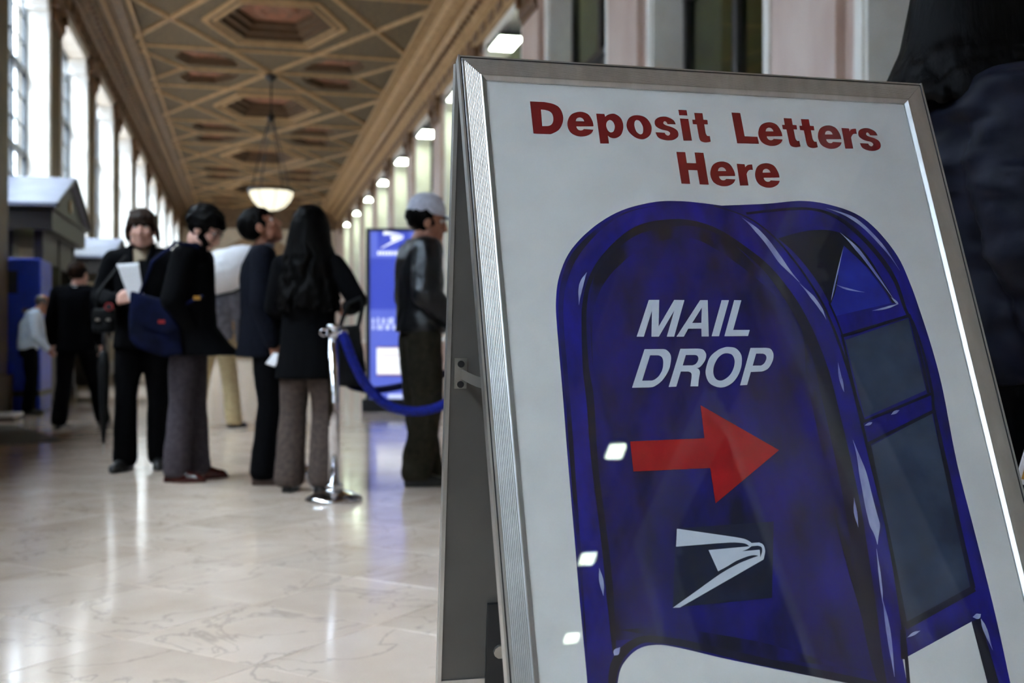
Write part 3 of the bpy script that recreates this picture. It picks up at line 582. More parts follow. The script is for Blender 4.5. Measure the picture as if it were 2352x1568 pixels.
'DROP':[["221,448.2 243.9,448 245.7,448 247.5,448.1 249.2,448.2 250.8,448.6 252.2,449.3 253.5,450.3 254.7,451.6 255.7,453 256.6,454.6 257.1,456.3 257.4,458 257.4,459.8 257.2,461.7 256.8,463.7 256.3,465.9 255.6,468.2 254.8,470.7 253.9,473.3 252.7,476 251.3,478.6 249.6,481.4 247.6,484.3 245.4,487.1 243.1,489.8 240.9,492.2 238.6,494.3 236.2,496.2 233.8,497.9 231.4,499.3 229.2,500.5 227.3,501.4 225.5,502 223.8,502.3 222.2,502.5 220.6,502.6 196.1,502.9","227.8,457 239.5,457 240.6,457.4 241.8,457.9 242.8,458.4 243.7,459.1 244.3,460 244.8,461.1 245.1,462.3 245.3,463.7 245.3,465.2 245.2,466.9 244.9,468.8 244.5,470.9 244,473.2 243.3,475.4 242.4,477.5 241.4,479.5 240.1,481.6 238.7,483.5 237.3,485.4 235.8,487 234.4,488.3 232.8,489.5 231.2,490.6 229.7,491.5 228.3,492.1 227.1,492.6 225.9,492.9 224.9,493 223.9,493.1 222.9,493 211.6,493.1"],
["272.6,447.7 298.8,447.4 300.4,447.6 302,447.8 303.6,448.1 304.9,448.6 306.1,449.4 307,450.4 307.8,451.7 308.5,453.2 308.9,454.8 309,456.4 308.8,458 308.4,459.7 307.7,461.5 306.8,463.3 305.8,465 304.5,466.8 302.9,468.7 301.2,470.6 299.5,472.2 298,473.5 296.6,474.4 295.4,475 294.1,475.3 292.9,475.5 291.8,475.6 292.4,475.8 293.1,476 293.7,476.3 294.3,476.7 294.7,477.3 295.1,477.9 295.5,478.7 295.8,479.6 295.9,480.7 295.8,482.1 295.5,483.7 294.9,485.5 294.2,487.5 293.5,489.6 292.9,491.6 292.3,493.6 291.8,495.6 291.3,497.6 290.8,499.7 290.3,501.7 279.1,501.7 279.6,499.8 280.2,498 280.7,496.2 281.2,494.3 281.7,492.6 282.2,490.7 282.7,488.9 283.1,487.1 283.4,485.4 283.5,484.1 283.3,483.1 282.9,482.4 282.3,481.9 281.7,481.5 281,481.1 280.2,480.8 279.4,480.6 278.5,480.5 277.5,480.5 276.6,480.5 268.6,480.4 258.9,501.8 247.9,502.3","279.2,456.7 293,456.7 293.8,456.9 294.6,457.2 295.2,457.5 295.8,457.9 296.2,458.5 296.5,459.3 296.7,460.2 296.7,461.2 296.6,462.3 296.3,463.4 295.8,464.5 295.1,465.8 294.2,467.1 293.2,468.3 292.2,469.2 291.2,470 290.1,470.5 288.9,471 287.7,471.4 286.5,471.7 272.5,471.8"],
["345,445.1 346.8,445.2 348.9,445.4 350.9,445.8 352.8,446.4 354.5,447.2 356,448.5 357.4,450 358.6,451.7 359.6,453.5 360.3,455.4 360.8,457.4 360.9,459.4 360.9,461.5 360.6,463.8 360.1,466.3 359.4,469 358.5,472.1 357.3,475.2 355.9,478.3 354.3,481.3 352.5,484.3 350.4,487.3 348.1,490.2 345.7,492.8 343.3,495.2 340.7,497.2 338.1,498.9 335.4,500.4 332.7,501.6 330.1,502.5 327.6,503.2 325.2,503.6 322.8,503.7 320.4,503.5 318.1,503.1 315.8,502.4 313.4,501.4 311,500.2 308.9,498.7 307.3,497 306,495 305.1,492.7 304.5,490.3 304.1,487.7 303.9,485.3 304,483 304.3,480.7 304.9,478.4 305.7,476.1 306.6,473.6 307.8,470.9 309.1,468 310.6,465 312.3,462.2 314.2,459.7 316.4,457.3 318.9,455.2 321.6,453.2 324.2,451.5 326.7,449.9 328.9,448.7 331.1,447.7 333.2,447 335.3,446.3 337.2,445.8 338.9,445.4 340.4,445.1 341.9,445 343.3,445","340.2,454.3 341.6,454.4 343.1,454.7 344.5,455.1 345.9,455.6 346.9,456.5 347.8,457.6 348.5,459 349.1,460.6 349.4,462.3 349.5,464.1 349.4,466 349,468.2 348.4,470.4 347.6,472.7 346.6,474.9 345.5,477.1 344.2,479.3 342.7,481.5 341.1,483.6 339.4,485.5 337.6,487.2 335.6,488.8 333.5,490.2 331.5,491.4 329.6,492.4 327.9,493.1 326.2,493.6 324.6,493.9 323.2,493.9 321.8,493.7 320.5,493.3 319.3,492.7 318.2,491.9 317.3,490.8 316.5,489.6 316,488.3 315.6,486.7 315.4,484.9 315.3,483 315.5,481.1 315.9,479.1 316.4,476.9 317.1,474.7 318,472.5 319,470.4 320.2,468.4 321.6,466.3 323,464.3 324.5,462.4 326,460.8 327.5,459.4 329,458.2 330.5,457.2 331.9,456.3 333.4,455.6 334.8,455 336.1,454.6 337.5,454.4 338.8,454.3"],
["376.2,446.5 400.2,446.4 401.6,446.6 403,446.8 404.4,447.1 405.5,447.6 406.5,448.4 407.4,449.4 408.1,450.7 408.7,452.2 409.1,453.8 409.2,455.5 409,457.3 408.7,459.2 408.1,461.2 407.3,463.3 406.3,465.4 405,467.6 403.4,469.9 401.7,472.3 399.9,474.4 398.2,476.2 396.5,477.5 394.7,478.5 393,479.3 391.3,479.9 389.7,480.5 388.2,480.9 386.8,481.1 385.5,481.3 384.2,481.3 382.9,481.3 370.7,481.7 362,500.4 351.5,500.9","383.3,454.9 393.1,454.9 394.1,455.3 395,455.6 395.9,456 396.6,456.5 397.1,457.1 397.5,457.9 397.7,458.8 397.8,459.8 397.7,460.9 397.4,462.1 396.9,463.3 396.2,464.7 395.3,466.1 394.4,467.4 393.4,468.6 392.5,469.5 391.4,470.3 390.4,471 389.4,471.6 388.4,472 387.5,472.3 386.7,472.5 385.9,472.5 385.2,472.5 384.4,472.4 375,472.6"]],
}
PRINT={
'arrow':["184.2,576.4 288.1,574.2 289.7,528.3 392.5,592.9 289.9,662 289.9,614.8 183.4,616.5"],
'sticker':["231,692.3 367.4,688.4 347.4,785.5 212.6,790.5"],
'eagle':["232.1,692.6 311.7,706.9 314.3,707.5 317,708.1 319.5,708.7 321.8,709.3 323.9,710.1 325.7,711 327.4,711.9 328.8,712.9 330.1,714 331.4,715.1 341.7,714.9 342.9,715.3 344.1,715.8 345.2,716.3 346.2,717 347,717.9 347.6,719 348.1,720.4 348.4,722 348.5,723.5 348.6,724.9 348.4,726.3 348.1,727.5 347.7,728.8 347.2,730.1 346.7,731.3 346.3,732.5 345.8,733.6 345.3,734.8 344.7,735.9 344.2,737 221.7,790.9 212.4,790.7 219.2,786.9 226.1,783.1 233,779.3 239.9,775.5 246.8,771.7 253.8,767.8 261,763.7 268.2,759.7 275,755.9 281.3,752.6 287,749.8 292.2,747.4 297.1,745.3 301.7,743.4 305.9,741.7 309.6,740.2 312.8,739.1 315.8,738.1 318.7,737.3 321.7,736.4 324.9,735.4 328.1,734.5 331.3,733.6 334.6,732.8 337.8,732 336.8,731.6 335.7,731.3 334.6,731.1 333.4,730.9 331.9,730.8 330.4,730.9 328.7,731 326.9,731.2 324.8,731.6 322.4,732.1 319.6,732.9 316.4,733.8 313,734.8 309.7,735.9 306.7,736.9 304,738 301.6,739.2 299.2,740.3 296.8,741.5 294.3,742.7 291.5,743.9 288.6,745.2 285.6,746.4 282.6,747.6 279.6,748.9 270.8,721.6 327.6,719.2 326.8,718.4 326,717.7 325.1,717 324.1,716.3 322.9,715.8 321.6,715.3 320.3,715 318.7,714.7 317,714.4 315.1,714.2 313.1,713.9 311,713.7 308.7,713.5 305.9,713.4 302.5,713.3 298.2,713.3 293.3,713.4 287.8,713.5 282,713.6 276.1,713.8 227.6,715.5","330.4,719.3 339.2,718.9 340.5,719.2 341.6,719.5 342.6,719.8 343.5,720.3 344.1,721 344.5,721.8 344.7,722.8 344.6,723.9 344.4,725.1 344.1,726.3 343.6,727.7 342.9,729.2 342,730.8 341.1,732.5 340,734.2 340.3,732.8 340.5,731.4 340.7,730.1 340.8,728.9 340.9,727.8 341,726.9 341,726.1 341.1,725.3 341,724.7 341,724.1 316.1,725.1 317.8,724.7 319.4,724.3 321,723.8 322.6,723.3 324,722.8 325.4,722.2 326.8,721.5 328,720.8 329.2,720.1"],
'body':["91.8,889 92.1,886.6 92.5,882.8 92.8,877.8 93,871.8 93.2,864.9 93.4,851.3 93.6,834 93.7,814.7 93.9,795.3 94.1,777.4 94.4,761.4 94.7,746.2 95,731.2 95.4,715.7 95.8,699.1 96.1,681 96.4,661.9 96.8,642.3 97.2,622.7 97.6,603.6 98,585 98.5,566.5 99.1,548.2 99.6,530.1 100,512.1 100.4,493.6 100.7,474.7 101,456.2 101.4,439 101.7,424.2 102.1,412.1 102.4,402.3 102.8,393.8 103.4,385.9 104.4,377.8 105.6,369.7 106.9,362.1 108.6,354.7 110.7,347.4 113.3,339.9 116.5,332.1 120,324.3 124,316.4 128.7,308.6 134.1,300.9 140.6,293.2 147.8,285.4 155.7,277.7 164,270.5 172.2,263.7 180.6,257.6 189.2,251.8 198,246.5 207.1,241.6 216.4,237.3 226.2,233.4 236.5,230 246.9,227.1 257,224.6 266.4,222.7 275,221.3 283.1,220.5 290.8,220.1 298.3,220 305.8,219.9 313.4,220.1 320.8,220.4 328.1,221 335.1,221.6 341.7,222.2 347.8,222.7 353.6,223.3 359,223.9 364.3,224.5 369.5,225.1 385.2,224 400.6,222.9 415.5,221.8 429.7,220.7 442.9,219.5 454.9,218.1 466,216.5 476.3,215 486.1,213.8 495.6,213.1 504.5,213 512.7,213.2 520.5,213.8 528.4,214.8 536.8,216.3 546,218.4 555.7,220.8 565.5,223.7 574.7,227.1 583,230.9 590.1,235.1 596.3,239.6 602,244.6 607.4,250.3 612.9,256.8 618.5,264.3 624.1,272.8 629.5,281.8 634.4,291.1 638.5,300.2 641.7,309 644.1,317.9 646,326.8 647.7,335.8 649.3,345 650.9,354.1 652.2,363.1 653.3,372.3 654.4,382 655.6,392.5 656.8,404.2 658.1,416.9 659.3,430 660.4,443.1 661.2,455.6 661.8,466.8 662.2,476.9 662.5,487.3 662.6,499.1 662.4,513.6 661.8,531.5 660.7,552 659.6,574 658.6,596.3 658.1,618 658.2,638.8 658.8,659.7 659.6,680.6 660.4,701.5 661,722.2 661.6,743 662.1,763.9 662.6,784.7 662.9,805 663.1,824.3 663,843.7 662.8,863.3 662.4,881.8 662,898.1 661.8,910.8 661.8,916.3 661.9,921.2 662,925.4 662.1,928.3 662.3,929.5 628.9,927.2 626.1,830.5 514.2,871.6 513.2,919 478.2,916.5 477.4,906.7 418.2,891.8 388.6,884.6 359.8,877.5 332.5,870.7 307.5,864.4 285.4,858.8 266.8,853.8 251,849.3 237.5,845.3 225.8,841.9 215.4,839.1 207.5,837.1 201.2,835.6 195.8,834.5 190.9,833.8 185.7,833.5 180.2,833.5 175,833.8 170,834.5 165.1,835.7 160.4,837.5 155.7,840 151,843.1 146.6,846.7 142.6,850.6 139.2,854.4 136.6,858.3 134.6,862.4 133,866.7 131.7,870.8 130.5,874.7 129.3,878.3 128.4,881.8 127.7,885.1 127.1,888.3 126.5,891.5"],
'panel':["130.6,825.1 131.6,802.8 132.5,780.6 133.3,758.3 134,736.1 134.3,714 134.3,691.7 133.9,669 133.4,646.6 133.1,624.9 133,604.5 133.5,585.2 134.3,566.5 135.2,549 136,532.8 136.5,518.3 136.5,506.7 136.2,497.5 135.8,489.3 135.6,480.6 135.8,469.7 136.5,455.7 137.5,439.7 138.8,423 140.4,407 142.3,393.1 144.4,381.6 146.8,371.6 149.5,362.6 152.8,354.1 156.7,345.6 161.4,337.1 166.6,329 172.4,321.2 178.8,313.7 185.9,306.3 193.9,298.8 202.6,291.2 211.9,284 221.4,277.5 231,272.2 240.8,268 251,264.8 261.4,262.4 271.4,260.5 280.7,259 289.2,257.8 297.2,257.1 304.8,256.8 312.3,257.1 319.8,257.9 327.4,259.3 335,261.3 342.5,263.8 349.9,266.9 357.2,270.5 364.4,274.8 371.6,279.8 378.7,285.3 385.7,291 392.4,296.8 399,302.6 405.4,308.4 411.6,314.6 417.7,321.1 423.4,328.2 429,336 434.3,344.4 439.4,353.1 444.2,362.1 448.7,371 452.9,380 456.7,389 460.3,398.1 463.5,407.4 466.5,416.7 469.1,426.2 471.5,435.8 473.5,445.5 475.3,455.2 476.8,464.8 478,473.5 478.8,481.4 479.4,489.6 479.9,499.3 480.5,511.7 481.5,533 482.7,559.6 483.9,588.7 484.9,617.4 485.5,643 485.5,664.9 485.2,684.9 484.5,703.9 483.8,723 483,743 482,765.1 480.7,788.7 479.5,812 478.4,833.5 477.7,851.4 477.5,864.3 477.7,875.1 478.1,884.2 478.6,891.8 479.3,898.5 419.5,885.5 397.3,879.8 375.3,874.1 354,868.6 333.4,863.2 314.1,858.1 295.7,853 278,847.9 261.4,843 246.2,838.7 232.7,835.1 221.4,832.4 211.9,830.3 203.7,828.8 196.4,827.7 189.4,826.6 182.7,825.8 176.9,825.3 171.6,825.1 166.7,825 162,825"],
'outline.0':["132.9,840.3 133.6,833.5 134.2,826.6 134.9,819.2 135.5,811.2 136.2,802.3 136.8,792.4 137.4,781.5 138.1,769.7 138.5,757.1 138.7,743.6 138.8,729.3 138.8,714 138.7,697.3 138.3,678.9 137.8,659.7 137.4,640.4 137.2,621.7 137.4,604.5 137.9,588.5 138.7,572.9 139.6,557.9 140.5,543.7 141.3,530.5 141.8,518.4 141.9,508.3 141.5,500.2 140.9,493.2 140.4,486.4 140,479 140,469.8 140.4,458.4 140.9,445.4 141.6,431.6 142.7,417.8 144,404.9 145.5,393.6 147.2,384 149,375.6 151,367.9 153.3,360.8 156,353.9 159.4,347 163.4,340.2 167.7,333.7 172.4,327.4 177.5,321.4 183.1,315.4 189.1,309.4 195.7,303.2 202.9,296.9 210.5,290.8 218.3,285 226.2,279.9 233.9,275.7 241.6,272.4 249.8,269.8 258.1,267.7 266.4,266 274.4,264.2 282,262.7 289,261.3 295.4,260.4 301.6,259.7 307.5,259.4 313.5,259.5 319.5,260 325.6,261 331.7,262.4 337.7,264.2 343.7,266.4 349.7,269 355.5,271.9 361.4,275.2 367.2,279.1 373,283.5 378.6,288.3 384.1,293.3 389.5,298.2 394.8,303.2 400,308.1 404.9,313.2 409.7,318.4 414.3,323.9 418.7,329.8 422.9,336.1 427,342.9 431,350.1 434.8,357.4 438.5,364.9 441.9,372.3 445.1,379.6 448.3,386.9 451.2,394.3 454,401.7 456.6,409.2 459,416.8 461.1,424.5 463.1,432.2 464.8,440.1 466.1,448.1 467.3,456.1 468.2,463.9 468.9,471.1 469.4,477.5 469.6,483.9 469.8,491 469.9,499.5 470.2,510 470.9,527.6 471.6,549.3 472.4,573.4 473.1,598.1 473.7,622 473.9,643.1 473.7,661.5 473.5,678.3 473.1,694.2 472.6,709.8 472.1,725.8 471.5,742.5 470.8,760.7 469.8,780 468.8,799.6 468,818.5 467.8,836 468,851.2 468.5,863.5 469.3,873.9 470.3,882.9 471.4,890.8 472.6,897.8 473.9,904.3 485.3,903.2 485.4,896.7 485.5,889.8 485.7,882.2 486.1,873.6 486.6,863.5 487.4,851.6 488.6,836.9 490.1,819.7 491.3,800.8 492.5,781.2 493.6,761.8 494.5,743.5 495.2,726.7 495.9,710.7 496.6,694.9 497.1,678.8 497.3,661.6 497.1,642.9 496.6,621.4 495.7,597.4 494.7,572.5 493.6,548.4 492.5,526.6 491.6,509 490.9,498.5 490.2,489.8 489.5,482.4 488.6,475.6 487.6,468.8 486.3,461.3 484.7,453.1 483,445 481.1,436.7 479.3,428.4 477.2,420.2 474.9,412 472.4,404 469.7,396.1 466.7,388.2 463.6,380.4 460.2,372.7 456.5,365.2 452.4,357.7 448.1,350.2 443.6,342.7 438.9,335.4 434,328.5 429,321.9 423.8,315.9 418.4,310.3 413,305 407.4,300.1 401.8,295.3 396.1,290.6 390.3,285.9 384.4,281.2 378.2,276.7 372,272.3 365.9,268.1 359.6,264.4 353.3,261.2 346.9,258.4 340.5,256 334,254 327.5,252.3 320.8,251.1 314.3,250 307.8,249.4 301.2,249.1 294.5,249.3 287.5,249.8 280.1,250.6 272.2,251.7 263.7,253 254.9,255 246,257.7 237.1,261.1 228.5,265.3 220.2,270.4 212,276.3 204,282.8 196.4,289.6 189.3,296.4 182.8,303.1 176.9,309.7 171.4,316.3 166.4,322.9 161.8,329.8 157.7,336.9 154,344.2 150.7,351.5 147.7,358.7 145.2,366.1 142.9,374.1 140.9,382.8 139,392.6 137.3,404.1 135.9,417.2 134.6,431 133.4,444.9 132.4,458 131.6,469.5 131.1,478.9 131,486.7 131.1,493.6 131.2,500.6 131.2,508.4 131.2,518.2 131,530 130.5,543.2 129.9,557.4 129.3,572.4 128.8,588.2 128.6,604.4 128.8,621.8 129,640.5 129.3,659.8 129.6,679.1 129.8,697.4 129.8,714 129.7,729.2 129.4,743.5 129,756.9 128.7,769.5 128.6,781.2 128.6,792.1 128.6,802 128.6,810.9 128.6,818.9 128.5,826.3 128.5,833.3 128.4,840"],
'outline.1':["127.7,877.6 128.7,873.6 129.7,869.7 130.8,866 132,862.5 133.4,859.3 134.9,856.4 136.5,853.6 138.3,850.9 140.2,848.4 142.4,846 144.8,843.7 147.3,841.6 150.1,839.4 153.2,837.2 156.5,835.2 160,833.4 163.4,831.9 166.8,830.8 170,830.3 172.9,830 176,830.1 179.4,830.4 183.6,831 188.6,831.7 194.1,832.6 200,833.7 206.4,835 213.6,836.5 221.8,838.5 231.4,840.9 242.4,844 254.7,847.6 268,851.5 282.2,855.8 297.1,860.1 312.5,864.5 329.2,868.9 347.5,873.7 366.4,878.7 385.1,883.5 402.6,888 418,891.9 431.1,895.1 442.8,897.8 453.3,900.2 462.8,902.4 471.8,904.4 480.5,906.3 482.3,898.8 473.7,896.6 464.8,894.3 455.3,891.8 445,889.1 433.4,886.1 420.3,882.6 405,878.7 387.5,874.2 368.9,869.4 349.9,864.5 331.7,859.7 315,855.2 299.7,851.1 284.8,846.9 270.5,842.9 257.1,839.1 244.7,835.7 233.5,832.9 223.8,830.4 215.4,828.4 208.1,826.8 201.5,825.5 195.5,824.4 189.9,823.5 184.8,822.8 180.4,822.2 176.5,821.8 172.7,821.7 169,822 165,822.7 160.8,823.6 156.5,824.9 152.3,826.6 148.2,828.5 144.4,830.6 140.8,832.9 137.6,835.4 134.6,838.1 131.8,841.1 129.2,844.2 126.9,847.5 124.7,851.1 123.1,855 121.7,859.1 120.6,863.2 119.7,867.4 119,871.5 118.3,875.7"],
'outline.2':["357.5,226.8 366.5,229.3 375.4,232 384.1,234.8 392.4,237.9 400.3,241.2 407.6,245 414.2,249.2 420.4,253.7 426.1,258.5 431.6,263.6 436.8,269.2 442.1,275.1 447.2,281.5 452.2,288.4 457,295.6 461.7,303.2 466.3,310.9 470.8,318.7 475.2,326.6 479.5,334.8 483.7,343.2 487.6,351.7 491.2,360.2 494.5,368.5 497.4,376.6 499.8,384.7 502,392.7 504,400.9 505.9,409.1 507.7,417.6 509.4,426.4 511,435.6 512.5,444.9 513.9,454.1 515.1,463.1 516.2,471.6 517.1,479.1 517.8,485.6 518.4,491.8 519,498.4 519.5,506.1 520,515.7 520.5,527.1 521,540 521.5,554 522,568.8 522.5,584.1 523.1,599.7 523.8,615.8 524.7,632.8 525.7,650.3 526.5,668 527.1,685.5 527.3,702.5 527.1,719.6 526.7,737.1 526,754.4 525.2,771.1 524.4,786.5 523.6,800.2 522.9,811.6 522.2,821.1 521.5,829.4 520.7,837.1 519.9,845 518.9,853.8 517.7,863.3 516.5,873.1 515.2,883 513.8,893.1 512.4,903.3 510.9,913.5 516,914.2 517.5,904 518.9,893.8 520.3,883.7 521.6,873.8 522.8,864 523.9,854.4 524.9,845.6 525.8,837.6 526.6,829.8 527.3,821.5 528,812 528.7,800.5 529.5,786.8 530.3,771.3 531,754.6 531.6,737.2 532,719.7 532.1,702.5 531.8,685.4 531.1,667.8 530.2,650.1 529.2,632.5 528.3,615.6 527.6,599.5 527,583.9 526.5,568.6 526,553.8 525.5,539.8 525,526.9 524.5,515.4 523.9,505.8 523.4,498.1 522.9,491.4 522.3,485.1 521.5,478.5 520.6,471 519.4,462.5 518.1,453.5 516.7,444.2 515.1,434.9 513.4,425.7 511.6,416.8 509.6,408.3 507.7,400 505.6,391.8 503.3,383.7 500.7,375.5 497.7,367.3 494.3,358.9 490.6,350.4 486.5,341.8 482.3,333.4 478,325.1 473.6,317.1 469.1,309.3 464.5,301.5 459.7,293.9 454.8,286.6 449.7,279.6 444.3,273.2 439,267.2 433.5,261.6 427.9,256.4 422,251.6 415.6,247.1 408.7,243 401.2,239.3 393.1,236 384.6,233.1 375.9,230.4 366.9,227.9 357.8,225.5"],
'outline.3':["406.3,239 419.7,237 433,235 445.8,233.2 458,231.6 469.2,230.3 479.3,229.3 488.1,228.7 495.7,228.3 502.4,228.2 508.5,228.4 514.3,228.9 520.2,229.8 526,230.9 531.5,232.5 536.6,234.5 541.6,236.7 546.4,239.4 551.3,242.4 556.1,245.9 560.9,249.8 565.7,254.1 570.4,258.7 575,263.6 579.6,268.8 584.3,274.4 589,280.5 593.6,286.9 598,293.4 602.1,299.9 605.8,306.2 609.1,312.3 612.1,318.3 614.9,324.1 617.6,330 619.9,336.2 622.1,342.7 623.8,350.1 625.2,358.4 626.3,367 627.2,375.5 628.2,383.3 629.4,389.8 630.7,394.5 632.2,397.9 633.7,400.4 635,402.8 636.2,405.6 637.3,409.8 638.4,415.8 639.5,422.7 640.5,430.4 641.4,438.5 642.1,447.1 642.5,455.7 642.8,465 642.9,475.2 642.8,485.7 642.6,495.9 642.3,505.3 642,513.2 641.5,518.9 640.9,522.9 640.1,526.3 639.3,529.8 638.6,534.2 637.9,540.1 637.4,553 636.9,569.2 636.4,587.6 636,606.6 635.7,625.1 635.4,641.6 635.2,656.3 635.1,670.2 634.9,683.6 634.8,696.4 634.8,708.9 634.7,721.2 634.8,733.2 634.8,744.8 634.9,755.9 635,766.9 635.1,777.6 635.2,788.3 642.3,788.2 642.2,777.5 642,766.8 641.9,755.9 641.9,744.7 641.8,733.2 641.8,721.2 641.7,709 641.7,696.4 641.7,683.6 641.8,670.3 641.8,656.3 641.9,641.7 642.1,625.2 642.1,606.7 642.2,587.7 642.4,569.3 642.6,553.1 642.8,540.3 643.1,534.7 643.7,530.6 644.5,527.3 645.3,523.8 646,519.4 646.5,513.5 646.8,505.5 647.1,496 647.2,485.7 647.1,475.1 647,464.9 646.6,455.5 646,446.8 645.2,438.2 644.4,429.9 643.4,422.1 642.4,415.1 641.4,408.9 640.3,404.3 639,400.9 637.6,398.3 636.4,395.9 635.4,393 634.4,388.8 633.5,382.6 632.7,374.9 632,366.4 631.2,357.6 630.2,349 628.7,341.1 626.8,334 624.7,327.3 622.3,320.9 619.6,314.6 616.4,308.5 612.8,302.2 608.9,295.7 604.6,289 599.9,282.4 595.1,275.9 590.2,269.7 585.3,263.9 580.5,258.6 575.5,253.5 570.5,248.8 565.4,244.4 560.2,240.4 554.8,236.9 549.3,234 543.9,231.5 538.5,229.5 532.8,227.8 527,226.5 520.9,225.3 514.8,224.5 508.7,223.9 502.4,223.7 495.6,223.8 487.8,224.2 478.9,224.9 468.7,226 457.4,227.4 445.2,229.1 432.4,231 419.1,233.1 405.7,235.2"],
'slot':["449.6,276 459.3,272.9 469,270 478.4,267.2 487.6,264.9 496.3,263.1 504.7,261.7 512.7,260.7 520.5,260.2 527.8,260.1 534.8,260.6 541.3,261.6 547.3,262.9 553,264.9 558.5,267.5 564,271.1 569.3,275.6 574.6,281 579.7,287.2 584.5,293.9 589,301.2 593.1,309.4 597,318.6 600.6,328.2 603.9,337.4 607,345.6 609.9,352.7 612.5,359.1 614.9,365 617.1,370.6 619.3,376 612.2,376.7 609.2,367.9 606,359.1 602.3,350.3 597.9,341.3 592.6,332.1 586.2,322.8 578.8,313.4 570.8,303.9 562.2,294.2 553.4,284.6 549.1,294.5 544.8,304.4 540.5,314.2 536.2,323.7 532,333.1 527.8,342.2 523.6,351.1 519.4,359.9 515.3,368.5 511.1,377 508.9,370.2 506.6,363.4 504.1,356.4 501.2,349.3 497.8,342.1 493.9,334.4 489.5,326.4 484.7,318.3 479.8,310.6 474.9,303.5 470,297.2 465,291.5 459.9,286.1 454.8,281"],
'outline.4':["519.5,431 638.7,397.5 637.5,393.2 518.3,426.7"],
'outline.5':["525.7,557.6 645.5,516.7 644.3,513.1 524.5,554"],
'outline.6':["529,588.4 643.9,542.3 642.3,538.2 527.4,584.3"],
'outline.7':["528.1,835.5 641.8,792.2 638.9,784.4 525.2,827.7"],
'outline.8':["518.9,427.9 519.1,443.6 519.4,459 519.7,473.8 520,487.8 520.5,500.7 521.1,512.2 521.8,522.1 522.6,530.6 523.5,538 524.4,544.6 525.4,550.5 526.4,556.2 530.2,555.5 529.2,549.9 528.2,544 527.3,537.5 526.4,530.2 525.6,521.8 524.9,512 524.3,500.6 523.9,487.7 523.5,473.7 523.2,458.9 523,443.5 522.7,427.9"],
'outline.9':["633.9,397.8 634.5,409 635.1,420.1 635.6,431.1 636,441.8 636.4,452.2 636.6,462.1 636.7,471.6 636.7,480.7 636.5,489.5 636.4,498.1 636.1,506.5 635.8,514.8 640.3,514.9 640.6,506.6 640.8,498.2 641,489.6 641.1,480.8 641.2,471.6 641.1,462.1 640.9,452 640.5,441.6 640.1,430.9 639.6,419.9 639,408.8 638.4,397.6"],
'outline.10':["526.4,584.6 526.6,607.4 526.9,630 527.1,652.4 527.2,674.5 527.4,696 527.4,716.8 527.3,736.9 527.2,756.4 527,775.3 526.8,793.9 526.5,812.2 526.3,830.3 530.7,830.4 531,812.2 531.3,793.9 531.5,775.4 531.7,756.4 531.8,736.9 531.9,716.8 531.8,695.9 531.7,674.4 531.6,652.4 531.3,630 531.1,607.3 530.9,584.5"],
'outline.11':["637.8,540.2 637.8,564.1 637.7,587.9 637.6,611.3 637.4,634.1 637.3,656.2 637,677.4 636.7,697.5 636.4,716.7 636,735.2 635.5,753.1 635.1,770.7 634.6,788.1 639.7,788.2 640.2,770.8 640.7,753.3 641.1,735.3 641.5,716.8 641.8,697.6 642.1,677.4 642.4,656.2 642.6,634.1 642.7,611.3 642.8,587.9 642.9,564.1 643,540.2"],
'outline.12':["518.6,834.6 511.7,870.9 519.8,872.5 526.8,836.2"],
'outline.13':["624.7,831 638.6,826.8 644.8,912.5 644.3,928.3 628.9,927.2"],
'outline.14':["531.8,332.7 530,337.5 528.1,342.3 526.3,347 524.4,351.5 522.5,355.7 520.7,359.6 518.8,363.2 517,366.4 515.1,369.5 513.2,372.3 511.3,375.1 509.2,378.5 510.3,382.5 511.3,385.9 512.3,389.4 513.2,392.9 514.2,396.6 515.1,400.4 515.9,404.4 516.8,408.6 517.6,413 518.4,417.4 519.1,421.9 519.9,426.5 522.4,426.1 521.7,421.5 521,417 520.3,412.5 519.5,408.1 518.7,403.9 517.9,399.8 517,395.9 516.1,392.2 515.2,388.6 514.2,385.1 513.3,381.6 512.3,378.9 513.9,376.9 515.8,374 517.7,371.1 519.5,367.9 521.4,364.6 523.3,360.9 525.1,356.8 527,352.5 528.8,348 530.6,343.3 532.4,338.4 534.2,333.6"],
'window.0':["524.5,434.4 633.5,400.1 635.1,510.4 530.1,549.2"],
'window.1':["531.8,589.4 636.6,544.5 634.8,787.2 529.2,827.2"],
'handle':["553.3,285.3 558.6,291.3 563.9,297.3 569.1,303.4 574,309.6 578.8,315.9 583.4,322.5 587.8,329.3 592,336.1 595.9,342.8 599.3,349.1 602.1,355 604.4,360.7 606.4,366.2 608.1,371.5 609.7,376.7 517,397.5 515.1,394.3 513.4,391 512.3,387.1 512,382.5 512.8,377 515,370.4 518.4,362.8 522.5,354.5 527,345.6 531.3,336.5 535.4,327 539.8,317.1 544.2,306.7 548.7,296.1"],
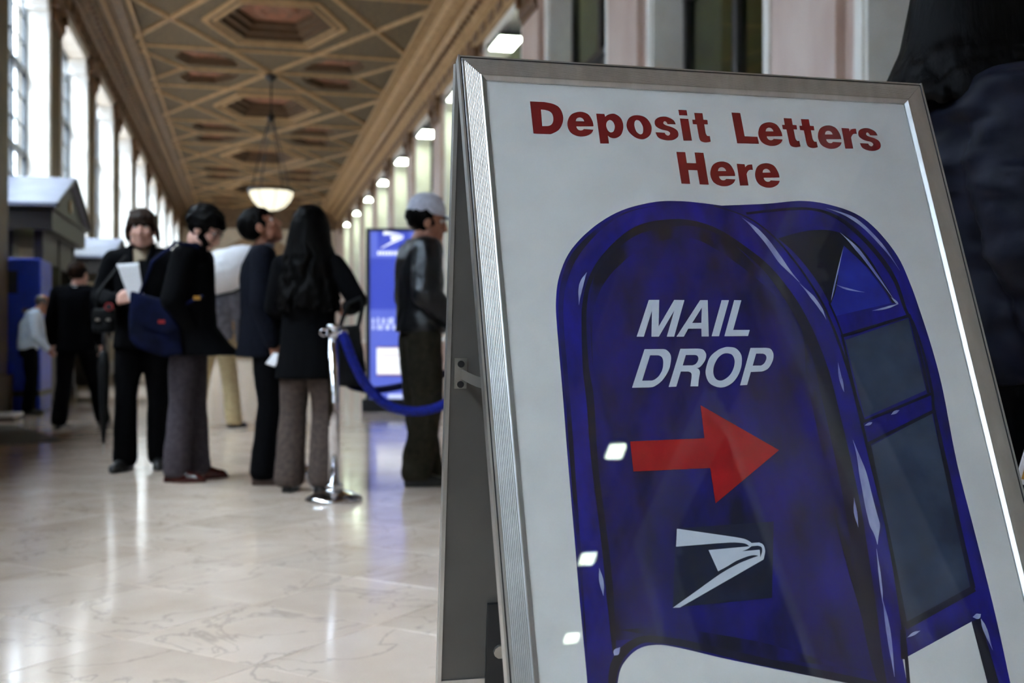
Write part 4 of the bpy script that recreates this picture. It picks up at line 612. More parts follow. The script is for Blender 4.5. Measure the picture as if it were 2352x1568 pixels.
'wash.0':["145.8,469.7 146.7,457.7 147.8,445.8 149,434.3 150.4,423.1 152.1,412.6 154,402.8 156.2,393.8 158.5,385.7 161,378.2 163.8,371.3 167.1,364.6 171,358 175.5,351.3 180.5,344.7 185.9,338.3 191.6,332.2 197.6,326.7 203.6,321.7 209.1,316.4 215.1,311.5 221.4,306.8 227.9,302.5 234.6,298.7 241.2,295.3 247.8,291.9 254.8,289 262.2,286.3 269.7,284 277,282 283.8,280.3 290.1,279.3 295.9,278.7 301.2,278.3 306.3,278.3 311.3,278.6 316.4,279.3 321.5,280.9 326.4,282.8 331.3,285 336.1,287.5 340.8,290.4 345.4,293.5 350.2,296.5 355.3,299.7 360.5,303.3 365.8,307.4 371.1,311.7 376.5,316.2 382.2,320.7 388,325.5 393.7,330.7 399.4,336 404.7,341.3 409.8,346.6 414.7,351.6 419.3,356.7 423.6,361.9 427.6,367.3 431.5,372.7 435.2,378.1 436.6,377.4 433.7,371.4 430.9,365.3 428,359.2 425,353 421.8,346.6 418.4,340.1 414.4,333.7 410,327.1 405.4,320.5 400.7,313.9 395.9,307.5 391.1,301.4 386.1,295.9 381,290.5 375.8,285.3 370.3,280.3 364.6,275.6 358.5,271.5 352.1,268.6 345.6,266.1 339.2,264 332.6,262.4 326.1,261.2 319.6,260.4 313.2,259.5 306.9,259.1 300.6,259.1 294.2,259.5 287.6,260.3 280.7,261.3 273.2,262.1 265.1,263.2 256.6,264.7 247.8,266.6 239,269 230.4,272.1 222.4,276.2 214.5,280.8 206.8,285.8 199.3,291.3 192.2,297.2 185.4,303.6 179.7,311 174.6,318.9 169.9,327.1 165.6,335.4 161.8,343.8 158.5,352.1 156,360.2 154.1,368.2 152.7,376.1 151.5,384.2 150.5,392.8 149.5,402 148.5,412.1 147.8,422.8 147.1,434.1 146.5,445.7 146,457.7 145.4,469.7"],
'wash.1':["457.1,394.1 458.3,402.4 459.3,410.8 459.8,419.4 459.9,428.2 459.5,437.2 459,446.5 457.9,455.4 456.3,463.8 454.6,472.7 453.9,482.9 453.6,495.1 453.5,509.8 453.8,528.5 454.3,550.5 454.9,574.3 455.8,598.6 456.5,621.9 456.9,642.8 456.8,660.8 456.5,677.1 456.3,692.7 457.3,708.3 458.6,724.7 460.1,742.4 461.7,761.4 464.1,781 466.2,801.3 468.1,822 469.8,843 471.1,864.2 472.6,864.2 473.3,843 474.3,821.9 475.7,801.2 477.4,781 479.6,761.3 481.3,742.5 483.3,725.2 485.5,709.3 487.6,693.8 488.5,678 488.8,661.1 488.9,642.5 488.5,621.2 487.8,597.6 486.9,573.2 485.7,549.3 484.5,527.4 483.6,509 483,494.8 482.7,483 482.1,472.8 480.4,463.5 478.3,454.3 475.9,444.9 473.2,435.4 470.1,426.4 466.9,418 463.9,409.8 460.9,401.8 458.2,393.8"],
'wash.2':["138.9,813.4 148.4,815 158.2,817 168.5,819.5 179.5,822.6 191.6,826.3 205.2,829.9 220.5,833.2 237.1,837.1 254.9,841.3 273.8,846 293.5,850.9 313.9,856 335.5,859.9 358.4,863.4 382.1,867.4 406.4,871.9 431.1,876.8 455.9,882 456.2,880.9 431.9,873.7 407.8,866.3 384.3,858.8 361.4,851.2 339.5,843.6 318.3,837.3 297.8,832.7 277.9,828.3 258.8,824.2 240.8,820.4 223.8,817 208.2,814.2 193.9,812.8 181,812.6 169.3,812.6 158.6,812.7 148.6,812.7 138.9,812.6"],
'wash.3':["95.4,852.7 96.1,840.3 96.8,827.9 97.4,815.5 98.1,803 98.7,790.4 99.4,777.6 100,765 100.5,752.4 101.1,739.8 101.6,726.8 102.2,713.4 102.8,699.4 103.3,684.4 103.9,668.6 104.5,652.4 105,636 105.6,619.7 106.2,603.8 106.8,588.3 107.4,572.9 107.9,557.6 108.4,542.3 108.9,527.2 109.2,512.2 109.6,496.8 109.9,481 110.2,465.4 110.4,450.3 110.7,436.5 111.1,424.3 111.6,414.1 112,405.5 112.5,398.1 113.1,391.4 113.9,385 115,378.4 116.4,371.6 118,365.2 119.7,359.1 121.7,353.1 123.9,347.2 126.3,341.3 128.8,335.6 131.4,330.1 134.2,324.7 137.3,319.4 140.8,314 144.8,308.4 149.5,302.2 154.9,295.7 160.8,289.1 167,282.6 173.4,276.4 179.7,270.7 185.9,265.4 192.3,260.3 198.8,255.5 205.5,251 212.3,247 219.4,243.3 226.7,240.1 234.1,237.4 241.8,235 249.7,233 257.6,231.1 265.5,229.4 265.5,229 257.4,230.5 249.5,232.1 241.5,233.9 233.7,236 226,238.4 218.5,241.2 211.1,244.5 203.9,248.3 196.8,252.4 189.8,256.8 183,261.5 176.2,266.4 169.4,271.9 162.5,277.8 155.7,284.1 149.2,290.4 143.1,296.7 137.7,302.8 133.2,308.8 129.5,314.7 126.3,320.5 123.5,326.3 121,332.2 118.6,338.2 116.3,344.3 114.2,350.6 112.3,356.9 110.7,363.4 109.3,370.2 108.1,377.2 107.1,384.1 106.3,390.7 105.8,397.6 105.4,405.2 105.1,413.8 104.7,424.1 104.4,436.3 104.2,450.2 104.1,465.3 103.9,481 103.8,496.7 103.5,512.1 103,527 102.4,542.1 101.8,557.3 101.2,572.7 100.6,588.1 100.2,603.6 99.8,619.5 99.4,635.8 99.1,652.3 98.7,668.5 98.4,684.2 98.1,699.2 97.9,713.3 97.7,726.7 97.5,739.7 97.3,752.3 97.1,764.9 96.9,777.5 96.6,790.3 96.3,802.9 96,815.4 95.6,827.9 95.2,840.3 94.8,852.7"],
'highlight.0':["397.9,244.5 400.6,247.3 403.2,250.2 405.8,253.2 408.3,256.3 410.7,259.6 412.9,263.1 415.2,266.6 417.7,270 420.2,273.5 422.7,277.2 425.3,281.2 427.9,285.5 430.5,290.3 433.2,295.5 435.9,301.2 438.8,307 441.8,312.8 445.4,318.1 449.5,322.9 453.6,327.6 457.8,332.2 461.9,336.8 465.9,341.4 469.9,346 470.4,345.7 467.1,340.6 463.8,335.4 460.7,330.1 457.8,324.7 455,319.3 452.6,313.8 449.9,308.3 446.9,302.8 443.9,297.1 440.9,291.5 438,286.1 435,281.2 432.1,276.8 429.2,272.7 426.4,269 423.6,265.4 420.8,262.1 417.6,259.1 414.2,256.3 410.9,253.7 407.7,251.2 404.5,248.8 401.3,246.5 398.2,244.1"],
'highlight.1':["469.7,347.7 472.3,351.6 474.9,355.5 477.2,359.5 479.4,363.4 481.2,367.2 483.1,370.7 485.2,373.8 487.1,376.8 488.9,379.7 490.5,382.6 491.9,385.3 493.3,388.1 494.7,390.7 496.2,393.2 497.5,395.8 498.6,398.4 499.6,400.9 500.5,403.5 500.8,403.5 500.5,400.7 500.1,398 499.7,395.1 499.3,392.2 498.9,389.1 498,386.1 496.7,383.1 495.4,380.1 493.9,377 492.3,373.8 490.5,370.6 488.5,367.2 485.8,364 482.8,360.9 479.6,357.7 476.4,354.3 473.2,350.9 470,347.4"],
'highlight.2':["135.9,383.8 137.2,378.8 138.6,373.9 140.2,369.1 141.8,364.6 143.2,360.3 144.7,356.3 145.9,352.5 147.2,349 148.5,345.5 149.7,342.1 151,338.7 152.5,335.5 152.2,335.3 149.9,338 147.5,340.8 145,343.6 142.8,346.9 140.9,350.5 139.2,354.4 138.1,358.8 137.2,363.5 136.7,368.4 136.4,373.5 136.1,378.6 135.6,383.8"],
'highlight.3':["536.8,224.7 544.4,227.1 551.9,229.8 559.2,232.8 566.1,236.3 572.5,240.5 578.7,245 584.9,249.9 590.9,255.7 596.7,262.2 602.2,269 607.4,276 612.3,282.8 617,289.5 621.5,296.2 625.6,303.1 629.4,310.1 632.9,317.3 636.3,324.6 636.5,324.5 633.6,317 630.6,309.6 627.5,302.1 624.3,294.7 620.7,287.2 616.6,280 611.8,272.9 606.6,265.6 601.1,258.5 595.2,251.6 589,245.3 582.5,239.8 575.3,235.7 567.8,232.7 560.1,230.2 552.4,228.1 544.7,226.2 536.9,224.4"],
'highlight.4':["551.3,264.5 554.8,268.8 558.3,273.3 561.6,277.8 564.8,282.7 567.8,287.7 571,292.9 574.5,298 577.9,303.4 581.3,309.1 584.7,315.1 588.2,321.4 591.8,328 595.6,334.9 599.8,342 603.9,349.4 608.1,357 612.3,364.8 616.4,372.7 616.7,372.6 613,364.4 609.4,356.4 605.9,348.4 602.5,340.6 599.2,333.1 595.7,325.9 592.4,319.2 589.2,312.8 586.1,306.5 582.9,300.6 579.7,294.8 576.3,289.3 572.3,284.4 568.1,280 563.9,275.9 559.7,272 555.6,268.1 551.5,264.3"],
'highlight.5':["504.8,581 505.4,587 505.7,593.2 505.9,599.5 505.8,606.1 505.4,613 504.8,620.4 504.2,628.6 504.1,637.7 504,647.3 503.8,656.7 503.6,665.5 503.5,673.2 503.6,679.7 503.9,685.1 504.1,689.9 504.3,694.1 504.5,697.9 505.4,701.8 507,705.8 508.2,709.7 509.1,713.5 509.7,717.2 510,720.9 510.2,724.5 510.8,724.6 511.9,721.1 513.1,717.6 514.4,714 516,710.2 517.6,706.2 519.3,701.9 520.2,697.4 519.9,693.1 519.5,688.7 519,684.1 518.6,678.8 518.2,672.7 517.7,665.3 517.2,656.5 516.8,647.1 516.3,637.5 515.7,628.2 514.3,619.8 512.6,612.4 510.9,605.5 509.3,599 507.8,592.9 506.5,586.9 505.2,581"],
'highlight.6':["502.1,796.4 501.6,801.9 501,807.5 500.2,813.4 499.4,819.7 498.9,826.5 498.2,834 497.9,842.4 497.5,851.4 497.3,861 497.4,871.1 497.3,881.5 497.1,892 497.6,892 499,881.6 500.5,871.4 502,861.4 503.2,851.8 504,842.7 504.6,834.3 504.6,826.7 504.5,819.8 504.1,813.4 503.4,807.5 502.8,801.9 502.4,796.4"],
'highlight.7':["123.1,737.4 122.9,739.9 122.5,742.5 121.9,745.1 121.6,747.7 121.4,750.4 121.3,753.2 121.6,756.1 121.9,759 122.4,762 123.2,765.1 123.9,768.2 124.6,771.3 125,771.3 125.5,768.1 126,765 126.6,761.9 127,758.8 127,755.9 127.1,753 126.7,750.2 126.2,747.5 125.6,744.9 124.7,742.3 124,739.8 123.4,737.3"],
'highlight.8':["130,842.7 130.8,842.5 131.8,842.5 133,842.5 134,842.5 134.8,842.1 135.7,841.7 136.3,840.8 136.9,839.8 137.4,838.4 137.7,836.8 138.1,835.3 138.7,833.8 138.3,833.4 136.9,833.9 135.3,834.3 133.7,834.6 132.3,835 131.2,835.7 130.2,836.4 129.8,837.4 129.4,838.3 129.4,839.4 129.6,840.6 129.7,841.6 129.7,842.5"],
'highlight.9':["639.3,828 639.1,830.1 638.9,832.2 638.5,834.5 638.4,837 638.7,839.8 639,842.9 639.9,846.5 640.9,850.4 642.1,854.7 643.6,859.1 645,863.8 646.2,868.5 646.5,868.5 646.1,863.6 646,858.7 646,854.1 645.9,849.6 645.6,845.6 645.3,841.9 644.5,838.8 643.9,836 642.9,833.7 641.7,831.7 640.7,829.8 639.8,828"],
'highlight.10':["628.1,825.4 629.5,826 630.9,826.7 632.3,827.5 633.7,827.9 635.1,828 636.5,827.9 637.7,827.2 638.8,826.5 639.6,825.4 640.1,824.2 640.7,823.1 641.2,822.2 641,821.9 640,821.9 638.8,821.7 637.6,821.4 636.6,821.2 635.7,821.1 634.8,821.1 634,821.4 633,821.8 631.9,822.5 630.7,823.4 629.4,824.2 628.1,824.9"],
'highlight.11':["571.2,546.1 572.6,545.8 574,545.6 575.5,545.4 576.9,545.2 578.2,544.8 579.5,544.5 580.7,543.8 581.8,543.1 582.9,542.3 583.9,541.3 584.9,540.4 586,539.6 585.9,539.3 584.6,539.4 583.2,539.4 581.7,539.4 580.3,539.6 579,540 577.7,540.4 576.5,541.1 575.3,541.9 574.3,542.9 573.2,544 572.2,545 571.1,545.9"],
'highlight.12':["526.6,845.4 528.4,844.9 530.3,844.6 532.2,844.3 534,843.9 535.7,843.4 537.5,842.9 539.1,842.2 540.7,841.5 542.4,840.6 544,839.7 545.6,838.8 547.2,838.1 547.2,837.8 545.4,838 543.5,838.2 541.6,838.2 539.8,838.4 538,838.8 536.2,839.3 534.5,840.1 532.8,840.9 531.2,841.9 529.6,843.1 528.1,844.2 526.5,845.2"],
'highlight.13':["527.1,348.5 529.1,349.8 531.2,351.2 533.4,352.7 536,354.1 539,355.3 542.4,356.5 546.4,357.3 550.8,358.1 555.5,358.8 560.5,359.3 565.6,359.8 570.8,360.4 570.9,360.2 565.7,359.1 560.7,358 555.9,356.7 551.3,355.5 547.1,354.5 543.3,353.4 539.9,352.6 536.9,351.7 534.2,350.9 531.7,350.1 529.4,349.3 527.2,348.3"],
'highlight.14':["576.6,389.2 580.2,388.9 583.8,388.6 587.4,388.4 591.1,387.9 594.8,387.2 598.6,386.5 602.3,385.5 606.2,384.4 610,383 613.8,381.4 617.5,379.8 621.3,378.2 621.2,377.8 617.2,378.7 613.2,379.6 609.2,380.4 605.3,381.3 601.5,382.4 597.8,383.4 594.2,384.3 590.6,385.2 587,386.2 583.5,387.2 580.1,388.1 576.6,389"],
'highlight.15':["621.3,378.5 621.4,377.6 621.4,376.6 621.3,375.7 620.9,374.8 620.2,374 619.4,373.1 618.4,372.2 617.3,371.2 616.1,370.3 614.6,369.5 613.2,368.5 611.9,367.5 611.7,367.7 612.6,369.1 613.5,370.6 614.2,372 615,373.4 615.8,374.5 616.5,375.5 617.1,376.4 617.6,377.2 618.3,377.8 619.2,378.1 620,378.5 620.9,378.8"],
'highlight.16':["507.4,491.5 506.7,492.9 505.9,494.3 505.1,495.8 504.4,497.4 504,499 503.7,500.8 503.7,502.6 503.8,504.5 504.1,506.3 504.7,508.2 505.3,510 505.8,511.9 506.1,511.9 506.3,510 506.6,508.1 506.9,506.2 507.2,504.4 507.3,502.7 507.5,501.1 507.5,499.5 507.6,497.9 507.6,496.3 507.5,494.7 507.5,493.1 507.7,491.5"],
'highlight.17':["505.7,468.1 505.1,471.9 504.3,475.7 503.5,479.4 502.9,483.1 502.5,486.7 502.3,490.3 502.4,493.7 502.6,496.9 503.1,500.1 503.9,503.2 504.6,506.2 505.3,509.1 505.7,509.1 505.9,506.1 506.1,503 506.5,499.9 506.7,496.8 506.7,493.6 506.7,490.3 506.6,486.8 506.5,483.3 506.3,479.6 506.1,475.8 505.9,472 505.9,468.1"],
'highlight.18':["527.3,560.9 528.6,560.8 529.9,560.8 531.3,560.9 532.5,560.9 533.7,560.7 534.9,560.5 535.9,560.1 536.8,559.6 537.6,559 538.3,558.2 539,557.5 539.7,556.8 539.6,556.5 538.6,556.5 537.6,556.5 536.6,556.4 535.6,556.4 534.7,556.7 533.7,556.9 532.7,557.4 531.6,557.9 530.6,558.5 529.5,559.3 528.4,560 527.2,560.6"],
'highlight.19':["489.6,660.6 488.8,664 487.9,667.3 486.9,670.6 486.1,673.9 485.5,677.3 485,680.7 485.1,684.1 485.2,687.5 485.6,690.9 486.2,694.2 486.8,697.5 487.2,700.9 487.5,700.9 487.9,697.5 488.4,694.2 489,690.9 489.5,687.6 489.8,684.3 490.1,681 490.1,677.7 490.1,674.3 490,670.9 489.7,667.5 489.7,664.1 489.8,660.7"],
'highlight.20':["507.5,730 506.5,738.1 505.4,746.1 504.4,753.8 503.6,761.2 503,768.1 502.4,774.4 502,780 501.6,785 501.4,789.6 501.3,793.9 501.1,797.9 500.9,801.8 501.1,801.8 501.9,798 502.7,794 503.6,789.9 504.4,785.3 505,780.3 505.6,774.7 506.2,768.3 506.8,761.4 507.2,754 507.4,746.2 507.7,738.2 507.9,730.1"],
'highlight.21':["551.6,288.1 547.3,297.4 543,306.5 538.8,315.4 534.9,324 531.3,332.1 528,339.6 525,346.3 522.3,352.4 520,358.1 518,363.5 516.1,368.6 514.3,373.6 514.6,373.7 517,369 519.3,364.1 521.8,358.9 524.3,353.3 526.9,347.1 529.8,340.3 533,332.8 536.5,324.7 540.1,316 543.9,306.9 547.8,297.6 551.7,288.1"],
}# ------------------------------------------------------------------ the A-frame sign in front
M('poster_white', (226, 224, 222), .55, c2=(218, 216, 214), scale=14)
M('print_red', (122, 7, 12), .5)
M('print_white', (206, 212, 224), .5)
M('arrow_red', (178, 14, 24), .45, c2=(158, 12, 22), scale=30)
M('sticker_blue', (26, 34, 66), .4, c2=(20, 26, 48), scale=20)
M('paint_blue', (25, 19, 136), .5, c2=(14, 10, 72), scale=26, stretch=(1.2, 1.2, .3), detail=10, lo=.34, hi=.7)
M('paint_navy', (23, 16, 116), .5, c2=(8, 7, 40), scale=17, stretch=(1.4, 1.4, .4), detail=12, lo=.32, hi=.72)
M('paint_wash', (10, 9, 34), .5, c2=(22, 17, 104), scale=22, stretch=(1.2, 1.2, .35), detail=12, lo=.42, hi=.66)
M('paint_black', (14, 14, 26), .5, c2=(22, 20, 48), scale=12, stretch=(1, 1, .4))
M('paint_grey', (62, 74, 98), .5, c2=(38, 48, 70), scale=14, detail=8)
M('paint_bright', (40, 56, 176), .5, c2=(24, 26, 130), scale=14, detail=8)
M('paint_pale', (176, 182, 214), .5, c2=(64, 64, 170), scale=26, stretch=(1, 1, .4), detail=8, lo=.4, hi=.72)
glassy('cover_sheet', (.97, .98, .98), .7, .012, 1.46)
M('panel_grey', (94, 91, 86), .7, c2=(84, 81, 77), scale=5)
M('black_steel', (26, 28, 32), .45)
M('zinc', (168, 166, 160), .35, .9)
TH = R(21); SW = .745; SL = 1.15
TLx, TLy, TLz = .3024, 1.5715, 1.2941
sign = thing('sandwich_board_sign', (TLx, TLy, 0), 'tall aluminium framed sandwich board sign with a painted blue mailbox poster', 'sign')
# panel frame: x along the width, y = down the slope (mm -> m), z = out of the face towards the viewer
FACE = Matrix.Translation((0, 0, TLz)) @ Matrix(((1, 0, 0, 0), (0, -math.sin(TH), -math.cos(TH), 0), (0, -math.cos(TH), math.sin(TH), 0), (0, 0, 0, 1)))
def face(name, mb, mats, parent=sign, smooth=False, m=None):
    mb.v = [tuple((m or FACE) @ Vector(p)) for p in mb.v]
    return obj(name, mb, mats, parent, smooth)
def frame_prof(ribs, pitch, amp):
    p = [(0, -.016), (0, -.0006), (.0006, 0), (.0018, 0)]
    x = .0030
    for i in range(ribs):
        p += [(x, 0), (x + pitch * .12, 0), (x + pitch * .55, -amp)]; x += pitch
    p += [(.0262, 0), (.0272, .0008), (.0285, .0006), (.0318, -.0016), (.0338, -.0030), (.0345, -.0046), (.0345, -.016)]
    return p
def stile(side, L=SL):
    prof = frame_prof(10, .0023, .00078 if side == 'l' else .0001) if side in 'lr' else frame_prof(12, .0019, .00035)
    g = .00035
    rings = []
    for e in (0, 1):
        ring = []
        for x, h in prof:
            if side == 'l': ring.append((x, x + g if e == 0 else L - x - g, h))
            if side == 'r': ring.append((SW - x, x + g if e == 0 else L - x - g, h))
            if side == 't': ring.append((x + g if e == 0 else SW - x - g, x, h))
            if side == 'b': ring.append((x + g if e == 0 else SW - x - g, L - x, h))
        rings.append(ring)
    return MB().loft(rings)
for sd, nm in (('l', 'stile'), ('r', 'stile'), ('t', 'rail'), ('b', 'rail')): face(nm, stile(sd), 'aluminium')
# thin bright back edge of the front frame seen from the side
face('back_channel', MB().box(-.0048, -.0020, -.0048, SL, -.018, .0003), 'aluminium')
face('back_channel', MB().box(SW + .0020, SW + .0046, -.0048, SL, -.018, .0005), 'aluminium')
face('back_channel', MB().box(-.0020, SW + .0020, -.0048, -.0020, -.018, -.0010), 'aluminium')
face('dark_slit', MB().box(-.0020, 0, -.0020, SL, -.017, -.0006), 'black_steel')  # black strips stand in for shade in the gap around the frame
face('dark_slit', MB().box(SW, SW + .0020, -.0020, SL, -.017, -.0006), 'black_steel')
face('dark_slit', MB().box(0, SW, -.0020, 0, -.017, -.0006), 'black_steel')
face('backing_board', MB().box(.01, SW - .01, .01, SL - .01, -.014, -.0065), 'panel_grey')
face('poster', MB().box(.03, SW - .03, .03, SL - .03, -.0064, -.0050), 'poster_white')
face('cover_sheet', MB().box(.032, SW - .032, .032, SL - .032, -.0032, -.0024), 'cover_sheet')
HP = -.0050
def contours(strs): return [[tuple(float(a) / 1000 for a in q.split(',')) for q in s.split()] for s in strs]
def flat(mb, polys, h):
    vl = [[Vector((x, y, 0)) for x, y in p] for p in polys]
    tr = tessellate_polygon(vl); mb.add([(v.x, v.y, h) for p in vl for v in p], [tuple(t) for t in tr]); return mb
def printed(name, polys_list, h, mat, parent):
    mb = MB()
    for polys in polys_list: flat(mb, polys, h)
    return face(name, mb, mat, parent)
for w, gl in WORDS.items():
    white = w in ('MAIL', 'DROP')
    for g in gl:
        o = printed('letter', [contours(g)], HP + (.0013 if white else .0003), 'print_white' if white else 'print_red', sign)
L = lambda n: contours(PRINT[n])
box = printed('painted_mailbox', [L('body')], HP + .00015, 'paint_blue', sign)
printed('front_panel', [L('panel')], HP + .0003, 'paint_navy', box)
printed('drop_slot', [L('slot')], HP + .0003, 'paint_black', box)
printed('slot_handle', [L('handle')], HP + .00045, 'paint_bright', box)
for i in range(2): printed('side_panel', [L('window.%d' % i)], HP + .0003, 'paint_grey', box)
for n_ in sorted(PRINT):
    if n_.startswith('wash'): printed('dark_wash', [L(n_)], HP + .00045 + .00002 * int(n_.split('.')[1]), 'paint_wash', box)
    if n_.startswith('outline'): printed('dark_outline', [L(n_)], HP + .0006 + .00002 * int(n_.split('.')[1]), 'paint_black', box)
    if n_.startswith('highlight'): printed('paint_highlight', [L(n_)], HP + .001 + .000005 * int(n_.split('.')[1]), 'paint_pale', box)
printed('printed_arrow', [L('arrow')], HP + .0013, 'arrow_red', sign)
st = printed('logo_sticker', [L('sticker')], HP + .0012, 'sticker_blue', sign)
printed('eagle_emblem', [L('eagle')], HP + .0014, 'print_white', st)
# front legs below the panel
def leg(x, y0, z0, y1): return MB().path([(x, y0, z0), (x, y1, .012)], .013, 8).box(x - .02, x + .02, y1 - .02, y1 + .02, 0, .014)
zb = TLz - SL * math.cos(TH); yb_ = -SL * math.sin(TH)
for x in (.03, SW - .03):
    k_ = .02 / math.tan(R(69)); obj('leg', leg(x, yb_ + .02, zb + .06, yb_ - (zb) * math.tan(TH) + .0), 'black_steel', sign)
# rear panel leaning the other way
TH2 = R(9.3); RY, RZ = 1.6235 - TLy, 1.298; RL = .985
REAR = Matrix.Translation((0, RY, RZ)) @ Matrix(((1, 0, 0, 0), (0, math.sin(TH2), math.cos(TH2), 0), (0, -math.cos(TH2), math.sin(TH2), 0), (0, 0, 0, 1)))
rp = face('rear_panel', MB().box(.004, SW - .004, .004, RL - .004, -.004, .004), 'panel_grey', m=REAR)
for nm, b in (('rear_stile', (0, .006, 0, RL, -.006, .012)), ('rear_stile', (SW - .006, SW, 0, RL, -.006, .012)), ('rear_rail', (.006, SW - .006, 0, .02, -.006, .012)), ('rear_rail', (.006, SW - .006, RL - .012, RL, -.0075, .012))):
    face(nm, MB().box(*b), 'aluminium', m=REAR)
for x in (.1, SW - .1):
    g = MB().box(x - .022, x + .022, RL - .14, RL + .05, -.012, -.005); face('leg_bracket', g, 'black_steel', m=REAR)
    bl = MB(); v0 = [REAR @ Vector((x, RL - .06, -.012)), REAR @ Vector((x, RL - .06, -.019))]; bl.path(v0, .011, 10); obj('bolt', bl, 'zinc', sign)
    e = REAR @ Vector((x, RL + .02, -.008)); obj('leg', leg(x, e.y, e.z, e.y + e.z * math.tan(TH2)), 'black_steel', sign)
# strap bracket and strap between the panels
bz = (RZ - .835) / math.cos(TH2)
face('strap_bracket', MB().box(.012, .032, bz - .026, bz + .022, -.007, -.0045), 'zinc', m=REAR)
for dz in (-.017, .015):
    sc_ = MB(); sc_.path([REAR @ Vector((.022, bz + dz, -.007)), REAR @ Vector((.022, bz + dz, -.0095))], .0055, 10); obj('screw', sc_, 'black_steel', sign)
a = REAR @ Vector((.024, bz - .001, -.009)); fs = (TLz - a.z) / math.cos(TH); bq = FACE @ Vector((.03, fs, -.018))
stp = MB(); nseg = 8
for i in range(nseg + 1):
    t = i / nseg; p_ = a.lerp(bq, t); p_.z -= .006 * math.sin(math.pi * t)
    stp.add([(p_.x - .0012, p_.y, p_.z - .0075), (p_.x + .0012, p_.y, p_.z - .0075), (p_.x + .0012, p_.y, p_.z + .0075), (p_.x - .0012, p_.y, p_.z + .0075)], [])
for i in range(nseg):
    o_ = i * 4; stp.f += [(o_ + j, o_ + (j + 1) % 4, o_ + 4 + (j + 1) % 4, o_ + 4 + j) for j in range(4)]; stp.mi += [0] * 4
obj('strap', stp, 'zinc', sign)
# hinge clip near the top, between the panels
fclip = MB().box(-.002, .004, .118, .162, -.0235, -.0175); face('hinge_clip', fclip, 'reveal_stone')
for x in (.06, SW - .06):
    hb = MB().path([(x - .03, .026, TLz - .012), (x + .03, .026, TLz - .012)], .006, 10).box(x - .028, x + .028, .0, .054, TLz - .02, TLz - .017); obj('hinge', hb, 'zinc', sign)

# ------------------------------------------------------------------ stanchions and ropes
M('velvet_blue', (14, 36, 160), .6, c2=(9, 22, 112), scale=60, spec=.3)
M('velvet_dark', (10, 14, 70), .8, c2=(7, 9, 48), scale=60, spec=.3)
def stanchion(x, y, label):
    t = thing('stanchion', (x, y, 0), label, 'stanchion', 'chrome rope stanchions')
    obj('base', MB().lathe([(.158, 0), (.162, .008), (.160, .018), (.145, .03), (.11, .046), (.07, .058), (.045, .066), (.045, .078), (.05, .084), (.046, .094), (.034, .1)], n=48), 'chrome', t, True)
    obj('pole', MB().lathe([(.0315, .09), (.0315, .93)], n=32), 'chrome', t, True)
    obj('collar', MB().lathe([(.0315, .925), (.036, .93), (.036, .965), (.033, .972)], n=32), 'chrome', t, True)
    obj('finial', MB().lathe([(.034, .97), (.044, .974), (.046, .985), (.042, .994), (.02, 1.0), (.001, 1.001)], n=32), 'chrome', t, True)
    for sx in (-1, 1):
        h = MB(); pts = [(sx * (.034 + .022 * (1 - math.cos(a))), 0, .95 + .018 * math.sin(a)) for a in [math.pi * 2 * k / 12 for k in range(12)]]
        h.path(pts + pts[:1], .005, 6); obj('hook_ring', h, 'chrome', t, True)
    return t
stanchion(.486, 6.332, 'chrome rope stanchion with domed round base in front of the dark-coated woman')
def rope(name, pts, r, mat, label):
    t = thing(name, (0, 0, 0), label, 'rope', 'velvet queue ropes')
    t.location = pts[0]; o0 = Vector(pts[0]); P = [Vector(p) - o0 for p in pts]
    out = []
    for i in range(len(P) - 1):                       # catmull-rom through the sag points
        p0, p1, p2, p3 = P[max(i - 1, 0)], P[i], P[i + 1], P[min(i + 2, len(P) - 1)]
        for k in range(6):
            u = k / 6; out.append(.5 * (2 * p1 + (p2 - p0) * u + (2 * p0 - 5 * p1 + 4 * p2 - p3) * u * u + (3 * p1 - p0 - 3 * p2 + p3) * u ** 3))
    out.append(P[-1])
    obj('rope_cord', MB().path(out, r, 12), mat, t, True)
    for e, f in ((0, 2), (-1, -3)):
        obj('rope_end', MB().path([out[e], out[e].lerp(out[f], .5), out[f]], [r * .55, r * 1.15, r * 1.1], 12), 'chrome', t, True)
    return t
rope('velvet_rope', [(.528, 6.325, .955), (.55, 6.315, .90), (.60, 6.337, .775), (.665, 6.37, .66), (.755, 6.403, .565), (.84, 6.41, .515), (.926, 6.412, .496), (1.02, 6.42, .498), (1.12, 6.43, .525), (1.3, 6.46, .62), (1.5, 6.5, .80), (1.6, 6.52, .94)], .028, 'velvet_blue', 'bright blue velvet rope sagging from the chrome stanchion towards the capped man')
rope('velvet_rope', [(.51, 7.73, .945), (.535, 7.66, .82), (.59, 7.5, .70), (.658, 7.35, .622), (.75, 7.33, .590), (.84, 7.30, .585), (.95, 7.28, .60), (1.061, 7.253, .628), (1.3, 7.25, .70), (1.57, 7.33, .94)], .024, 'velvet_dark', 'darker blue rope hanging further back, across the foot of the display kiosk')
stanchion(1.645, 6.53, 'chrome stanchion at the hidden far end of the bright blue rope')
stanchion(.47, 7.75, 'chrome stanchion hidden behind the long-haired woman')
stanchion(1.62, 7.34, 'chrome stanchion behind the capped man at the end of the darker rope')

